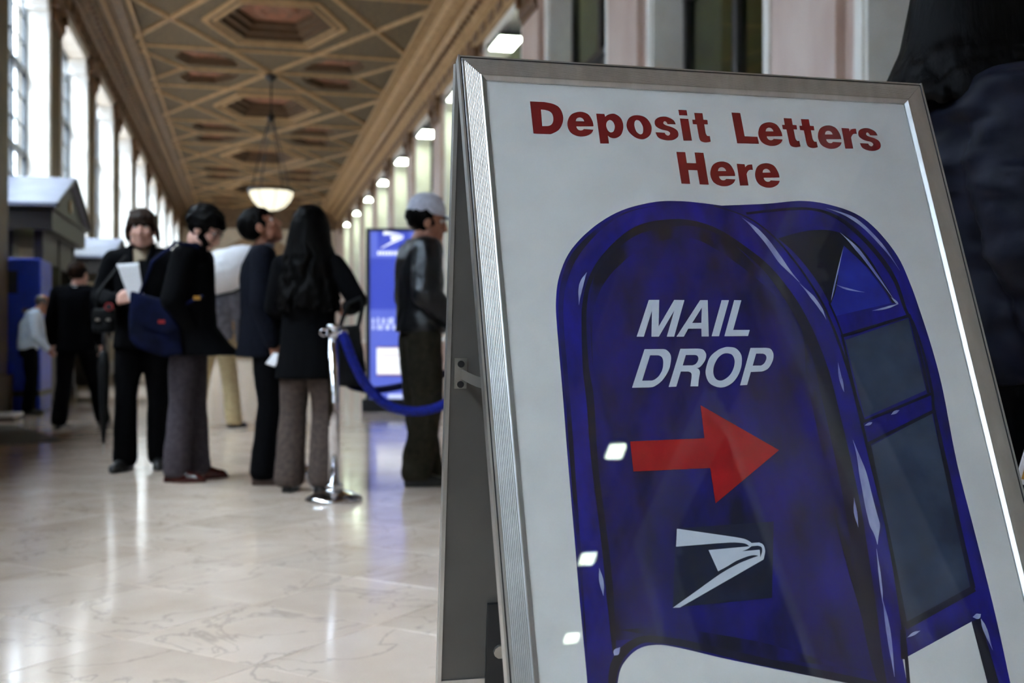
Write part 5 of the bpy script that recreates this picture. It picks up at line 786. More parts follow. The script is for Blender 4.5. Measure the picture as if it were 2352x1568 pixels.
# ------------------------------------------------------------------ lit display kiosk
M('kiosk_frame', (22, 24, 28), .4)
M('kiosk_blue', (82, 96, 184), .35, c2=(74, 88, 176), scale=2)
M('kiosk_deep', (52, 66, 164), .35)
M('kiosk_pale', (186, 196, 232), .35)
M('kiosk_paper', (228, 232, 240), .4)
M('kiosk_pink', (216, 140, 150), .5)
for k_ in ('kiosk_blue', 'kiosk_deep', 'kiosk_pale', 'kiosk_paper'):
    b_ = MATS[k_].node_tree.nodes['Principled BSDF']; c_ = b_.inputs['Base Color'].default_value[:]
    b_.inputs['Emission Color'].default_value = c_; b_.inputs['Emission Strength'].default_value = .10
KW = .80
ks_ = thing('display_kiosk', (1.60, 14.70, 0), 'tall backlit blue display panel in a black frame behind the capped man', 'kiosk', rz=-R(13.5))
obj('base', MB().box(-.10, KW + .12, -.10, .30, 0, .17), 'kiosk_frame', ks_, bevel=.01)
obj('frame', MB().box(-.05, .0, -.03, .2, .17, 2.42).box(KW, KW + .05, -.03, .2, .17, 2.42).box(0, KW, -.03, .2, 2.38, 2.42).box(0, KW, .15, .2, .17, 2.38), 'kiosk_frame', ks_)
sp = obj('screen', MB().box(0, KW, 0, .02, .17, 2.38), 'kiosk_blue', ks_)
def kz(py): return .88 + (792 - py) * 14.65 / 2550
obj('screen_band', MB().box(0, KW, -.004, 0, kz(710), kz(592)), 'kiosk_deep', sp)
obj('text_band', MB().box(0, KW, -.005, 0, kz(765), kz(722)), 'kiosk_blue', sp)
tx = MB(); random.seed(3)
for z0, z1 in ((kz(744), kz(729)), (kz(757), kz(746))):
    x = .03
    while x < KW - .1:
        w = random.choice((.025, .035, .05)); tx.box(x, x + w, -.008, -.005, z0, z1 - random.choice((0, 0, .01))); x += w + random.choice((.012, .014, .04))
obj('text_line', tx, 'kiosk_pale', sp)
obj('map_sheet', MB().box(.09, KW - .06, -.006, 0, kz(862), kz(797)), 'kiosk_paper', sp)
obj('sheet_border', MB().box(.09, KW - .06, -.008, -.006, kz(799), kz(796)).box(.09, KW - .06, -.008, -.006, kz(863), kz(859)).box(.14, KW - .2, -.008, -.006, kz(817), kz(815)), 'kiosk_pink', sp)
obj('footer_text', MB().box(.24, .44, -.006, 0, kz(915), kz(905)).box(.46, .52, -.006, 0, kz(913), kz(903)), 'kiosk_pale', sp)
# emblem and line of lettering at the top of the screen
eg = contours(PRINT['eagle']); xs = [p[0] for p in eg[0]]; ys = [p[1] for p in eg[0]]; ex, ey = min(xs), min(ys); es = .30 / (max(xs) - ex)
em = MB(); polys = [[(.14 + (x - ex) * es, kz(530) - (y - ey) * es * 1.05) for x, y in p] for p in eg]
vl = [[Vector((x, z, 0)) for x, z in p] for p in polys]; em.add([(v.x, -.012, v.y) for p in vl for v in p], [tuple(t) for t in tessellate_polygon(vl)])
obj('emblem_plate', MB().box(.10, .52, -.008, 0, kz(572), kz(526)), 'kiosk_deep', sp)
obj('emblem', em, 'kiosk_paper', sp)
tl = MB(); x = .10
for w in (.03, .03, .025, .03, .03, .012, .03, .025, .03):
    tl.box(x, x + w, -.008, 0, kz(585), kz(577)); x += w + .012
obj('text_line', tl, 'kiosk_paper', sp)

# ------------------------------------------------------------------ left side: blue machine, booths, mat
M('machine_blue', (34, 72, 205), .4, c2=(28, 62, 180), scale=3)
M('machine_dark', (24, 26, 34), .5)
M('canopy_metal', (112, 114, 128), .5, c2=(100, 102, 116), scale=3)
M('booth_wood', (36, 26, 18), .5, c2=(22, 16, 12), scale=5, stretch=(3, 3, .4), bump=.1)
M('booth_trim', (150, 118, 78), .4, c2=(120, 92, 60), scale=6)
M('mat_grey', (84, 80, 76), .85, c2=(70, 67, 64), scale=60)
M('white_board', (232, 232, 236), .4)
bm = thing('stamp_machine', (-3.40, 16.0, 0), 'tall blue self-service machine by the left wall behind the man in the pale shirt', 'machine')
obj('cabinet', MB().box(0, .78, -.35, .5, .28, 2.02), 'machine_blue', bm, bevel=.02)
obj('plinth', MB().box(.03, .76, -.33, .48, .2, .28), 'machine_dark', bm)
obj('foot', MB().box(0, .78, -.35, .5, 0, .2), 'machine_blue', bm, bevel=.01)
obj('front_panel', MB().box(.06, .72, -.365, -.35, .5, 1.5), 'machine_blue', bm, bevel=.005)
obj('screen', MB().box(.14, .5, -.372, -.365, 1.55, 1.85), 'machine_dark', bm)
obj('coin_slot', MB().box(.56, .68, -.372, -.362, 1.3, 1.36), 'chrome', bm)
def booth(x1, y0, y1, label, depth, zE, zR):
    """writing booth against the left wall: body, posts, counter and a gabled canopy"""
    t = thing('writing_booth', (x1, y0, 0), label, 'booth', 'booths along the left wall')
    Ly = y1 - y0; X0 = XL - x1 + .01
    obj('back_panel', MB().box(X0, X0 + .2, .1, Ly - .1, 0, zE), 'booth_wood', t)
    obj('counter', MB().box(X0, -.15, .15, Ly - .15, 1.0, 1.06).box(X0 + .1, -.3, .3, Ly - .3, 0, 1.0), 'booth_wood', t, bevel=.01)
    for y in (.12, Ly - .12): obj('post', MB().box(-.22, -.1, y - .06, y + .06, 0, zE - .02).box(-.25, -.07, y - .09, y + .09, 0, .2).box(-.25, -.07, y - .09, y + .09, zE - .2, zE - .02), 'booth_wood', t)
    obj('fascia', MB().box(X0, .05, -.1, Ly + .1, zE - .32, zE).box(X0, .1, -.15, Ly + .15, zE - .04, zE), 'booth_wood', t)
    ym = Ly * .5
    g = MB().add([(X0, -.2, zE), (.12, -.2, zE), (.12, ym, zR), (X0, ym, zR), (X0, -.2, zE + .05), (.12, -.2, zE + .05), (.12, ym, zR + .05), (X0, ym, zR + .05)], [(0, 3, 2, 1), (4, 5, 6, 7), (0, 1, 5, 4), (1, 2, 6, 5), (2, 3, 7, 6), (3, 0, 4, 7)])
    g.add([(X0, Ly + .2, zE), (.12, Ly + .2, zE), (.12, ym, zR), (X0, ym, zR), (X0, Ly + .2, zE + .05), (.12, Ly + .2, zE + .05), (.12, ym, zR + .05), (X0, ym, zR + .05)], [(0, 3, 2, 1), (4, 5, 6, 7), (0, 1, 5, 4), (1, 2, 6, 5), (2, 3, 7, 6), (3, 0, 4, 7)])
    obj('canopy', g, 'canopy_metal', t)
    obj('pediment', MB().add([(-.04, -.15, zE), (-.04, Ly + .15, zE), (-.04, ym, zR - .01), (.04, -.15, zE), (.04, Ly + .15, zE), (.04, ym, zR - .01)], [(0, 1, 2), (3, 5, 4), (0, 3, 4, 1), (1, 4, 5, 2), (2, 5, 3, 0)]), 'booth_wood', t)
    obj('pediment_trim', MB().path([(.13, -.2, zE + .02), (.13, ym, zR + .02), (.13, Ly + .2, zE + .02)], .03, 6), 'booth_wood', t)
    rs = MB().path([(.04, ym, zE + .2), (.07, ym, zE + .2)], .11, 16); obj('rosette', rs, 'booth_trim', t)
    obj('hood_panel', MB().box(-.2, -.12, .15, Ly - .15, zE - .75, zE - .3).box(-.21, -.1, Ly * .5 - .04, Ly * .5 + .04, 1.06, zE - .3).box(-.6, -.5, .1, .18, 1.06, zE - .3), 'booth_wood', t)
    for y in (.5, Ly - .5): obj('pigeonhole', MB().box(X0 + .2, X0 + .34, y - .3, y + .3, 1.3, 2.0).box(X0 + .34, X0 + .36, y - .02, y + .02, 1.3, 2.0), 'booth_wood', t)
    return t
b1 = booth(-2.72, 16.95, 20.1, 'dark wooden booth with grey sloping canopy beside the blue machine', 1.2, 2.84, 3.45)
booth(-2.86, 25.0, 28.4, 'second dark booth with grey canopy, further along the left wall', 1.0, 2.72, 3.25)
obj('lamp_post', MB().lathe([(.1, 1.062), (.1, 1.08), (.02, 1.1), (.02, 1.95), (.05, 1.97)], c=(-.23, .95, 0), n=12), 'booth_trim', b1)
obj('lamp_shade', MB().lathe([(.05, 1.97), (.075, 2.0), (.08, 2.12), (.07, 2.26), (.03, 2.3)], c=(-.23, .95, 0), n=16), 'small_lamp', b1, True)
tag(obj('floor_mat', MB().add([(-1.2 - x, y, z) for z in (.001, .012) for x, y in ((0.45, 10.9), (.9, 10.4), (2.6, 10.4), (2.6, 13.0), (1.25, 13.0))], [(0, 1, 2, 3, 4)[::-1], (5, 6, 7, 8, 9)] + [(i, (i + 1) % 5, 5 + (i + 1) % 5, 5 + i) for i in range(5)]), 'mat_grey'), 'dark grey floor mat at the left edge in front of the pale shirted man', 'mat')
wb = thing('white_platform', (-2.62, 14.0, 0), 'low white platform on the floor at the left edge near the blue machine', 'platform')  # plain low white slab, lighter than the floor around it
obj('deck', MB().box(-.34, 0, 0, .5, .03, .07), 'white_board', wb, bevel=.008)
obj('skirt', MB().box(-.31, -.03, .03, .47, 0, .03), 'machine_dark', wb)
# ------------------------------------------------------------------ people
for nm, c, c2 in (('skin_pale', (222, 176, 158), (206, 156, 138)), ('skin_tan', (176, 122, 94), (158, 104, 80)), ('skin_brown', (112, 68, 50), (96, 58, 42))):
    M(nm, c, .5, c2=c2, scale=20)
M('hair_black', (9, 8, 8), .5, c2=(15, 13, 13), scale=40, stretch=(1, 1, .15), bump=.3, spec=.05)
M('hair_brown', (34, 23, 18), .5, c2=(50, 34, 26), scale=40, stretch=(1, 1, .2), bump=.3, spec=.1)
M('hair_grey', (96, 88, 84), .55, c2=(60, 54, 52), scale=40)
M('wool_black', (13, 13, 16), .9, c2=(14, 14, 16), scale=70, spec=.05)
M('wool_navy', (17, 18, 25), .85, c2=(26, 28, 38), scale=70, spec=.05)
M('suit_black', (9, 9, 13), .85, c2=(13, 13, 18), scale=60, spec=.05)
M('leather_black', (13, 13, 15), .32, c2=(20, 20, 24), scale=18, bump=.25, bscale=30)
M('puffer_navy', (30, 31, 44), .55, c2=(17, 18, 28), scale=16, bump=.15, spec=.12)
M('trouser_grey', (74, 68, 74), .9, c2=(60, 55, 61), scale=40, spec=.1)
M('trouser_taupe', (88, 77, 72), .9, c2=(72, 63, 60), scale=40, spec=.1)
M('trouser_olive', (50, 46, 37), .9, c2=(39, 36, 29), scale=30, spec=.1)
M('trouser_khaki', (178, 160, 122), .85, c2=(158, 140, 104), scale=30)
M('trouser_black', (8, 8, 10), .9, c2=(12, 12, 15), scale=40, spec=.05)
M('shirt_blue', (216, 230, 246), .7, c2=(196, 214, 236), scale=9)
M('shirt_grey', (126, 128, 140), .8, c2=(92, 94, 106), scale=22)
M('shirt_beige', (150, 134, 112), .8)
M('shirt_white', (222, 222, 226), .7)
M('leather_maroon', (74, 30, 24), .22, c2=(54, 20, 18), scale=10)
M('leather_brown', (64, 44, 38), .35)
M('shoe_black', (10, 10, 11), .4)
M('canvas_grey', (206, 206, 216), .8, c2=(182, 182, 194), scale=30)
M('eye_white', (226, 222, 216), .2)
M('eye_dark', (28, 20, 18), .2)
M('bag_navy', (16, 24, 60), .8, c2=(9, 13, 32), scale=6, spec=.1)
M('bag_black', (11, 11, 13), .6, c2=(18, 18, 21), scale=20, spec=.2)
M('paper_white', (236, 236, 240), .6)
M('red_trim', (168, 34, 36), .5)
M('brass', (170, 130, 60), .35, .8)
V = Vector
def sub(a, b, t): return V(a).lerp(V(b), t)
def hand(mb, wrist, aim, back, curl, side):
    """palm, four unequal fingers with two bends and a side thumb; aim = fingers' direction, back = back-of-hand normal"""
    a = V(aim).normalized(); nrm = (V(back) - a * V(back).dot(a)).normalized(); s = a.cross(nrm) * side    # s points to the thumb side
    w = V(wrist)
    mb.limb([w - a * .01, w + a * .02], [.023, .024], 10)
    for i, off in enumerate((.026, .009, -.009, -.026)):
        mb.limb([w + a * .02 + s * off * .6, w + a * .085 + s * off], [.017, .0135], 8)
        ln = (.072, .080, .074, .058)[i]; p = w + a * .088 + s * off * 1.12; d = a.copy(); pts = [p]; rad = [.0096]
        for seg, fr in enumerate((.42, .32, .26)):
            d = (Matrix.Rotation(-curl * (.7 if seg == 0 else 1.0) * side, 3, s) @ d).normalized()
            p = p + d * ln * fr; pts.append(p); rad.append(.0092 - .0008 * seg)
        mb.limb(pts, rad, 8)
    t0 = w + a * .025 + s * .024
    mb.limb([t0, t0 + a * .032 + s * .024 - nrm * .008, t0 + a * .06 + s * .026 - nrm * .02, t0 + a * .08 + s * .02 - nrm * .03], [.014, .0125, .0105, .009], 8)
POSE = dict(hip=(0, 0, .93), waist=(0, 0, 1.07), chest=(0, 0, 1.27), neck=(0, -.015, 1.475), head=(0, .02, 1.625), hrot=(0, 0, 0),
    shL=(-.185, 0, 1.42), shR=(.185, 0, 1.42), elL=(-.235, -.03, 1.14), elR=(.235, -.03, 1.14), wrL=(-.235, .06, .90), wrR=(.235, .06, .90),
    hpL=(-.09, 0, .90), hpR=(.09, 0, .90), knL=(-.105, .02, .50), knR=(.105, .02, .50), anL=(-.11, -.02, .085), anR=(.11, -.02, .085), ftL=8, ftR=-8, curl=.45,
    aimL=None, aimR=None)
def head_shape(mb, hm):
    def B(c, r): mb.blob(hm @ V(c), r, hm.to_3x3(), 14, 10)
    B((0, -.012, .03), (.074, .094, .086)); B((0, .022, -.03), (.062, .068, .088)); B((0, .05, -.098), (.034, .032, .022)); B((0, .03, -.085), (.05, .045, .03))
    B((0, .078, .030), (.046, .016, .010))
    for s in (-1, 1):
        B((s * .036, .066, -.028), (.024, .022, .02)); B((s * .077, -.004, -.012), (.012, .022, .034)); B((s * .048, .02, -.07), (.022, .035, .03)); B((s * .010, .094, -.044), (.011, .011, .009))
    mb.limb([hm @ V((0, .084, .016)), hm @ V((0, .100, -.016)), hm @ V((0, .106, -.038))], [.009, .0105, .0125], 8)
    B((0, .082, -.067), (.024, .012, .0065)); B((0, .080, -.078), (.021, .012, .0075))
def hair_cap(style, hm, seed=1):
    rnd = random.Random(seed); mb = MB(); n = 340; g = math.pi * (3 - math.sqrt(5))
    c = V((0, -.016, .036)); r = V((.071, .092, .080))
    for i in range(n):
        z = 1 - 2 * (i + .5) / n; a = g * i; q = math.sqrt(1 - z * z)
        u = V((q * math.cos(a), q * math.sin(a), z)); p = V((c.x + u.x * r.x, c.y + u.y * r.y, c.z + u.z * r.z))
        hl = .046 if style != 'bangs' else .016
        front = p.y > .035
        keep = p.z > hl if front else (p.z > -.035 if p.y > -.02 else p.z > -.07)
        if style == 'bangs' and not front: keep = p.z > -.062
        if style == 'balding': keep = p.z > -.05 and p.z < .075 and p.y < .03
        if style == 'undercap': keep = p.y < .02 and -.075 < p.z < .05
        if not keep: continue
        k = {'curly': .023, 'bangs': .018, 'short': .016, 'balding': .014, 'undercap': .02, 'long': .026}[style]
        j = {'curly': .012, 'bangs': .008, 'short': .004, 'balding': .003, 'undercap': .008, 'long': .005}[style]
        p = p + u * rnd.uniform(0, j)
        mb.blob(hm @ p, k * rnd.uniform(.8, 1.15), None, 8, 6)
    if style == 'bangs':
        for i in range(16):
            x = -.07 + .14 * i / 15; mb.limb([hm @ V((x * .7 + rnd.uniform(-.02, .02), .05, .1)), hm @ V((x + rnd.uniform(-.02, .025), .088 - abs(x) * .3, .062)), hm @ V((x * 1.05 + rnd.uniform(-.012, .03), .09 - abs(x) * .45, .034 + rnd.uniform(-.02, .016)))], [.014, .011, .006], 6)
        for s in (-1, 1):
            for i in range(6): mb.limb([hm @ V((s * .07, .045 - .02 * i, .05)), hm @ V((s * .086, .05 - .022 * i, -.01)), hm @ V((s * (.083 + rnd.uniform(0, .008)), .052 - .022 * i, -.06 - rnd.uniform(0, .02)))], [.014, .012, .007], 6)
    return mb
def beard(hm):
    mb = MB(); rnd = random.Random(4)
    for i in range(260):
        t = rnd.uniform(-1, 1); a = R(98) * t; lo = -.112 + .05 * abs(t); hi = -.056 + .055 * max(0, abs(t) - .35) / .65
        z = rnd.uniform(lo, hi)
        if abs(t) < .28 and -.088 < z < -.062: continue            # mouth
        k = math.sqrt(max(.05, 1 - ((z + .03) / .098) ** 2))
        mb.blob(hm @ V((.066 * k * math.sin(a), .020 + .068 * k * math.cos(a), z)), .0085, None, 6, 5)
    return mb
def jacket(P, hem, flare=(.2, .15), bulk=1.0, sleeve=(.078, .064, .052), front=0, cx=0):
    mb = MB(); ch, wa, nk, hp = V(P['chest']), V(P['waist']), V(P['neck']), V(P['hip'])
    rows = [(hem, flare[0], flare[1], hp + V((cx, front, 0)))]
    if hem < .88: rows.append(((hem + .93) / 2, (flare[0] + .182) / 2, (flare[1] + .138) / 2, hp + V((cx * .6, front * .6, 0))))
    if hem < .98: rows.append((.98, .178, .135, hp))
    rows += [(1.08, .168, .128, wa), (1.2, .178, .13, sub(wa, ch, .6)), (1.3, .19, .132, ch), (1.38, .185, .122, sub(ch, nk, .5)), (1.44, .15, .095, sub(ch, nk, .8)), (1.485, .085, .075, nk), (1.51, .07, .066, nk)]
    mb.ell([(c.x, c.y, z + (c.z - {1.08: 1.07, 1.3: 1.27}.get(z, c.z)), rx * bulk, ry * bulk) for z, rx, ry, c in rows], 24)
    for s in 'LR':
        a, e, w = V(P['sh' + s]), V(P['el' + s]), V(P['wr' + s])
        mb.limb([sub(P['chest'], a, .55) + V((0, 0, .06)), a, sub(a, e, .5), e, sub(e, w, .5), sub(e, w, .93)], [.095 * bulk, sleeve[0] * bulk, (sleeve[0] + sleeve[1]) / 2 * bulk, sleeve[1] * bulk, (sleeve[1] + sleeve[2]) / 2 * bulk, sleeve[2] * bulk])
    return mb
def trousers(P, hemr=.075, thigh=.098, knee=.074):
    mb = MB(); h = V(P['hip']); mb.blob(h + V((0, -.005, .02)), (.155, .112, .12)); mb.blob(h + V((0, -.02, -.04)), (.145, .108, .09))
    for s in 'LR':
        a, k, n = V(P['hp' + s]), V(P['kn' + s]), V(P['an' + s])
        mb.limb([a, sub(a, k, .5), k, sub(k, n, .55), n + V((0, .0, .0))], [thigh, (thigh + knee) / 2 + .006, knee, (knee + hemr) / 2, hemr])
    mb.v = [(x, y, max(z, .032)) for x, y, z in mb.v]      # straight hem
    return mb
def shoe_mesh():
    mb = MB()
    mb.ell([(0, .06, 0, .043, .135), (0, .06, .012, .046, .138), (0, .055, .03, .044, .13), (0, .03, .06, .04, .1), (0, -.01, .09, .037, .06), (0, -.02, .11, .036, .052)], 20)
    mb.blob((0, .13, .025), (.044, .06, .034)); mb.blob((0, -.045, .03), (.036, .035, .03)); mb.box(-.034, .034, -.075, -.02, -.004, .02)
    mb.v = [(x, y, max(z, 0.0)) for x, y, z in mb.v]
    return remesh(mb, .007, 3)
SHOE = shoe_mesh()
def person(label, loc, rot, H, pose, look):
    """one continuous body (head with face, five-fingered hands) under separate clothes and hair"""
    P = dict(POSE); P.update(pose); s = H / 1.75
    t = thing('person', (loc[0], loc[1], 0), label, 'person', rz=R(rot)); t.scale = (s, s, s)
    yaw, pit, rol = P['hrot']
    hm = Matrix.Translation(V(P['head'])) @ Matrix.Rotation(R(yaw), 4, 'Z') @ Matrix.Rotation(R(pit), 4, 'X') @ Matrix.Rotation(R(rol), 4, 'Y') @ Matrix.Scale(look.get('head', 1.12), 4)
    b = MB(); head_shape(b, hm)
    nk = V(P['neck']); b.limb([nk - V((0, 0, .04)), nk, hm @ V((0, -.025, -.07))], [.06, .054, .052])
    ch, wa, hp = V(P['chest']), V(P['waist']), V(P['hip'])
    b.ell([(hp.x, hp.y, hp.z - .05, .12, .085), (hp.x, hp.y, hp.z + .04, .135, .095), (wa.x, wa.y, wa.z, .118, .088), (ch.x, ch.y, ch.z, .14, .1), (ch.x, ch.y, ch.z + .1, .13, .085), (nk.x, nk.y, nk.z - .03, .06, .055)], 18)
    for k in 'LR':
        sd = -1 if k == 'L' else 1
        a, e, w = V(P['sh' + k]), V(P['el' + k]), V(P['wr' + k])
        b.limb([sub(ch, a, .5) + V((0, 0, .07)), a, e, sub(e, w, .35), w], [.07, .05, .036, .036, .023])
        aim = P['aim' + k] or (w - e); bk = P.get('back' + k) or ((sd, 0, .2) if abs(V(aim).normalized().x) < .8 else (0, 1, .2))
        hand(b, w, aim, bk, P.get('curl' + k, P['curl']), -1 if sd == 1 else 1)
        q, kn, an = V(P['hp' + k]), V(P['kn' + k]), V(P['an' + k])
        b.limb([q, kn, sub(kn, an, .4), an], [.078, .052, .05, .036]); b.limb([an, an + V((0, .05, -.04))], [.036, .025])
    vx = look.get('voxel', .0062)
    link('body', remesh(b, vx, 3, name='body'), look['skin'], t)
    if look.get('eyes', True):
        for sx in (-1, 1):
            ey = MB().blob(hm @ V((sx * .031, .0735, .006)), .0118, None, 10, 8); ey.cur = 1; ey.blob(hm @ V((sx * .031, .0815, .006)), .0062, None, 8, 6)
            obj('eye', ey, ['eye_white', 'eye_dark'], t, True)
            obj('eyebrow', MB().limb([hm @ V((sx * .016, .094, .027)), hm @ V((sx * .048, .083, .030))], [.006, .005], 6), look['hair'][0] if look.get('hair') else 'hair_black', t, True)
    f = look.get('folds', .006)
    j = look['top']
    link('jacket' if 'top_name' not in look else look['top_name'], remesh(jacket(P, **j[1]), .011, 5, (f, look.get('fscale', (9, 9, 5))), 'jacket'), j[0], t)
    tr = look['legs']; link('trousers', remesh(trousers(P, **tr[1]), .011, 5, (f * .8, (8, 8, 7)), 'trousers'), tr[0], t)
    for k in 'LR':
        o = link('shoe', SHOE.copy(), look['shoes'], t); an = V(P['an' + k]); o.location = (an.x, an.y, an.z - .085); o.rotation_euler = (R(P.get('heel' + k, 0)), 0, R(P['ft' + k]))
    hs = look.get('hair')
    if hs: link('hair', remesh(hair_cap(hs[1], hm, hs[2]), .007, 2, name='hair'), hs[0], t)
    if look.get('collar'):
        c = MB(); n = V(P['neck']); pts = [(n.x + .068 * math.cos(a), n.y + .064 * math.sin(a) + .004, n.z + .02 + .012 * math.cos(a - R(90))) for a in [R(100 + 340 * i / 14) for i in range(15)]]
        c.path(pts, .017, 8); obj('collar', c, look['collar'], t, True)
    return t, P, hm
def sheet(name, pts, mat, label, group=None, bulge=.02, cat='paper', thick=.0015, n=8):
    """slightly bowed sheet between four corners (tl, tr, br, bl)"""
    tl, tr, br, bl = [V(p) for p in pts]; o = (tl + tr + br + bl) / 4; nr = (tr - tl).cross(bl - tl).normalized(); mb = MB(); grid = []
    for sd in (1, -1):
        for i in range(n + 1):
            for j in range(n + 1):
                u, v = i / n, j / n
                p = tl.lerp(tr, u).lerp(bl.lerp(br, u), v) + nr * (bulge * math.sin(math.pi * u) * (1 - .4 * v) + sd * thick / 2) - o
                grid.append(tuple(p))
    f = []; N = n + 1; K = N * N
    for i in range(n):
        for j in range(n):
            a = i * N + j; f += [(a, a + 1, a + N + 1, a + N), (K + a, K + a + N, K + a + N + 1, K + a + 1)]
    for i in range(n):
        f += [(i * N, (i + 1) * N, K + (i + 1) * N, K + i * N), (i * N + n, K + i * N + n, K + (i + 1) * N + n, (i + 1) * N + n), (i, K + i, K + i + 1, i + 1), (n * N + i, n * N + i + 1, K + n * N + i + 1, K + n * N + i)]
    mb.add(grid, f); ob = obj(name, mb, mat, None, True); ob.location = o
    return tag(ob, label, cat, group)

# young man facing the camera, paper in hand
young, P, hm = person('young man with brown fringe facing the camera, black open jacket, holding a white paper', (-.70, 8.22), 172, 1.82,
    dict(head=(.0, .035, 1.625), hrot=(4, 3, 3), elR=(.29, -.02, 1.17), wrR=(.12, .24, 1.13), aimR=(-.8, .3, .3), backR=(.2, .9, .1), elL=(-.26, -.04, 1.15), wrL=(-.2, .1, .93), curlR=.75,
         anL=(-.085, -.10, .085), knL=(-.09, -.03, .5), anR=(.115, .02, .085), knR=(.1, .05, .5), ftR=-14, ftL=10),
    dict(skin='skin_pale', top=('wool_black', dict(hem=.82, flare=(.195, .15), bulk=1.04)), legs=('trouser_black', dict(hemr=.085)), shoes='shoe_black', hair=('hair_brown', 'bangs', 3), voxel=.006))
m = MB(); ch = V(P['chest'])
m.add([(-.05, .062, 1.5), (.05, .062, 1.5), (.055, .1, 1.42), (.02, .142, 1.2), (-.02, .142, 1.2), (-.055, .1, 1.42), (-.05, .04, 1.5), (.05, .04, 1.5), (.055, .08, 1.42), (.02, .12, 1.2), (-.02, .12, 1.2), (-.055, .08, 1.42)], [(0, 1, 2, 5), (5, 2, 3, 4), (6, 11, 8, 7), (11, 10, 9, 8), (0, 6, 7, 1), (1, 7, 8, 2), (2, 8, 9, 3), (3, 9, 10, 4), (4, 10, 11, 5), (5, 11, 6, 0)])
obj('shirt', m, 'shirt_beige', young, True)
c = MB()
for s in (-1, 1): c.limb([(s * .062, -.03, 1.53), (s * .075, .06, 1.50), (s * .06, .12, 1.40), (s * .025, .146, 1.22)], [.016, .02, .022, .012], 10)
link('lapel', remesh(c, .008, 2), 'wool_black', young)
sheet('paper', [(-.845, 7.90, 1.425), (-.700, 7.86, 1.435), (-.665, 7.87, 1.185), (-.755, 7.89, 1.16)], 'paper_white', 'white folded paper in the right hand of the young man with the fringe', bulge=.012)
cb = thing('camera_bag', (-.93, 7.96, .43), 'small black shoulder bag with red-ringed lens beside the young man with the fringe', 'bag'); cb.scale = (.62, .62, .62)
m = MB(); m.ell([(0, 0, .86, .11, .07), (0, 0, .90, .13, .08), (0, 0, 1.08, .125, .075), (0, 0, 1.12, .1, .06)], 16); link('bag_body', remesh(m, .01, 4, (.006, (12, 12, 12))), 'bag_black', cb)
obj('bag_flap', MB().cbox((0, -.07, 1.05), (.115, .016, .06)), 'bag_black', cb, bevel=.01)
obj('lens_ring', MB().path([(.06, -.085, 1.14), (.06, -.125, 1.14)], .045, 18), 'red_trim', cb)
obj('lens_glass', MB().path([(.06, -.12, 1.14), (.06, -.131, 1.14)], .034, 18), 'machine_dark', cb)
for x in (-.06, .05): obj('buckle', MB().cbox((x, -.088, 1.0), (.02, .006, .014)), 'zinc', cb)
obj('bag_strap', MB().path([(-.1, 0, 1.08), (-.06, -.03, 1.3), (.1, .1, 1.55), (.2, .2, 1.72)], .014, 8), 'bag_black', cb)
um = thing('umbrella', (-.95, 8.10, 0), 'folded black umbrella hanging at the side of the young man with the fringe', 'umbrella')
obj('canopy_folds', MB().lathe([(.008, .20), (.016, .26), (.032, .5), (.04, .74), (.03, .82), (.014, .84)], n=10), 'bag_black', um, True)
obj('tip', MB().lathe([(.004, .13), (.008, .20)], n=8), 'zinc', um); obj('handle', MB().path([(0, 0, .83), (0, 0, .95), (.02, 0, .98), (.045, 0, .965)], .009, 8), 'machine_dark', um)

# bearded man in profile, looking down
bear, P, hm = person('bearded man with curly dark hair in profile, long black coat, grey trousers and maroon shoes', (-.33, 7.50), -104, 1.78,
    dict(head=(0, .075, 1.605), hrot=(-6, -30, 0), neck=(0, .01, 1.475), chest=(0, -.01, 1.27), elR=(.26, -.06, 1.14), wrR=(.15, .03, .97), elL=(-.26, -.06, 1.14), wrL=(-.15, .03, .97), aimR=(-.1, .1, -1), aimL=(.1, .1, -1),
         anR=(.09, -.08, .085), anL=(-.10, .0, .085), knR=(.09, -.05, .5), knL=(-.1, -.02, .5), hpR=(.09, -.03, .9), hpL=(-.09, -.03, .9), ftR=-4, ftL=16),
    dict(skin='skin_pale', top=('wool_black', dict(hem=.80, flare=(.2, .235), bulk=1.07, front=.06)), legs=('trouser_grey', dict(hemr=.086, knee=.078, thigh=.092)), shoes='leather_maroon', hair=('hair_black', 'curly', 5), collar='wool_black'))
link('beard', remesh(beard(hm), .006, 2), 'hair_black', bear)
g = MB()
for sx in (-1, 1):
    pts = [hm @ V((sx * .033 + .022 * math.cos(a), .090, .004 + .018 * math.sin(a))) for a in [2 * math.pi * k / 14 for k in range(15)]]; g.path(pts, .0022, 6)
    g.path([hm @ V((sx * .055, .089, .008)), hm @ V((sx * .078, .05, .01)), hm @ V((sx * .08, -.005, .005))], .0025, 6)
g.path([hm @ V((-.011, .092, .008)), hm @ V((.011, .092, .008))], .0022, 6)
obj('glasses', g, 'machine_dark', bear)
mb_ = thing('messenger_bag', (-.54, 7.33, 0), 'navy messenger bag with red tab slung behind the bearded man', 'bag')
m = MB(); m.loft([[(x, y, z) for x, z in ((-.16, 1.22 if y else 1.24), (.05, 1.16), (.14, .98), (.16, .83), (.05, .80), (-.12, .86), (-.17, .92))] for y in (-.07, .07)])
link('bag_body', remesh(m, .012, 6, (.008, (9, 9, 9))), 'bag_navy', mb_)
obj('bag_flap', MB().add([(-.15, y, 1.2) if 0 else p for y in (-.085, -.072) for p in ((-.10, y, 1.17), (.045, y, 1.13), (.12, y, .99), (.07, y, .95), (-.10, y, 1.0))], [(0, 1, 2, 3, 4), (9, 8, 7, 6, 5)] + [(i, (i + 1) % 5, 5 + (i + 1) % 5, 5 + i) for i in range(5)]), 'bag_navy', mb_)
obj('red_tab', MB().box(.01, .05, -.09, -.084, 1.015, 1.035), 'red_trim', mb_)
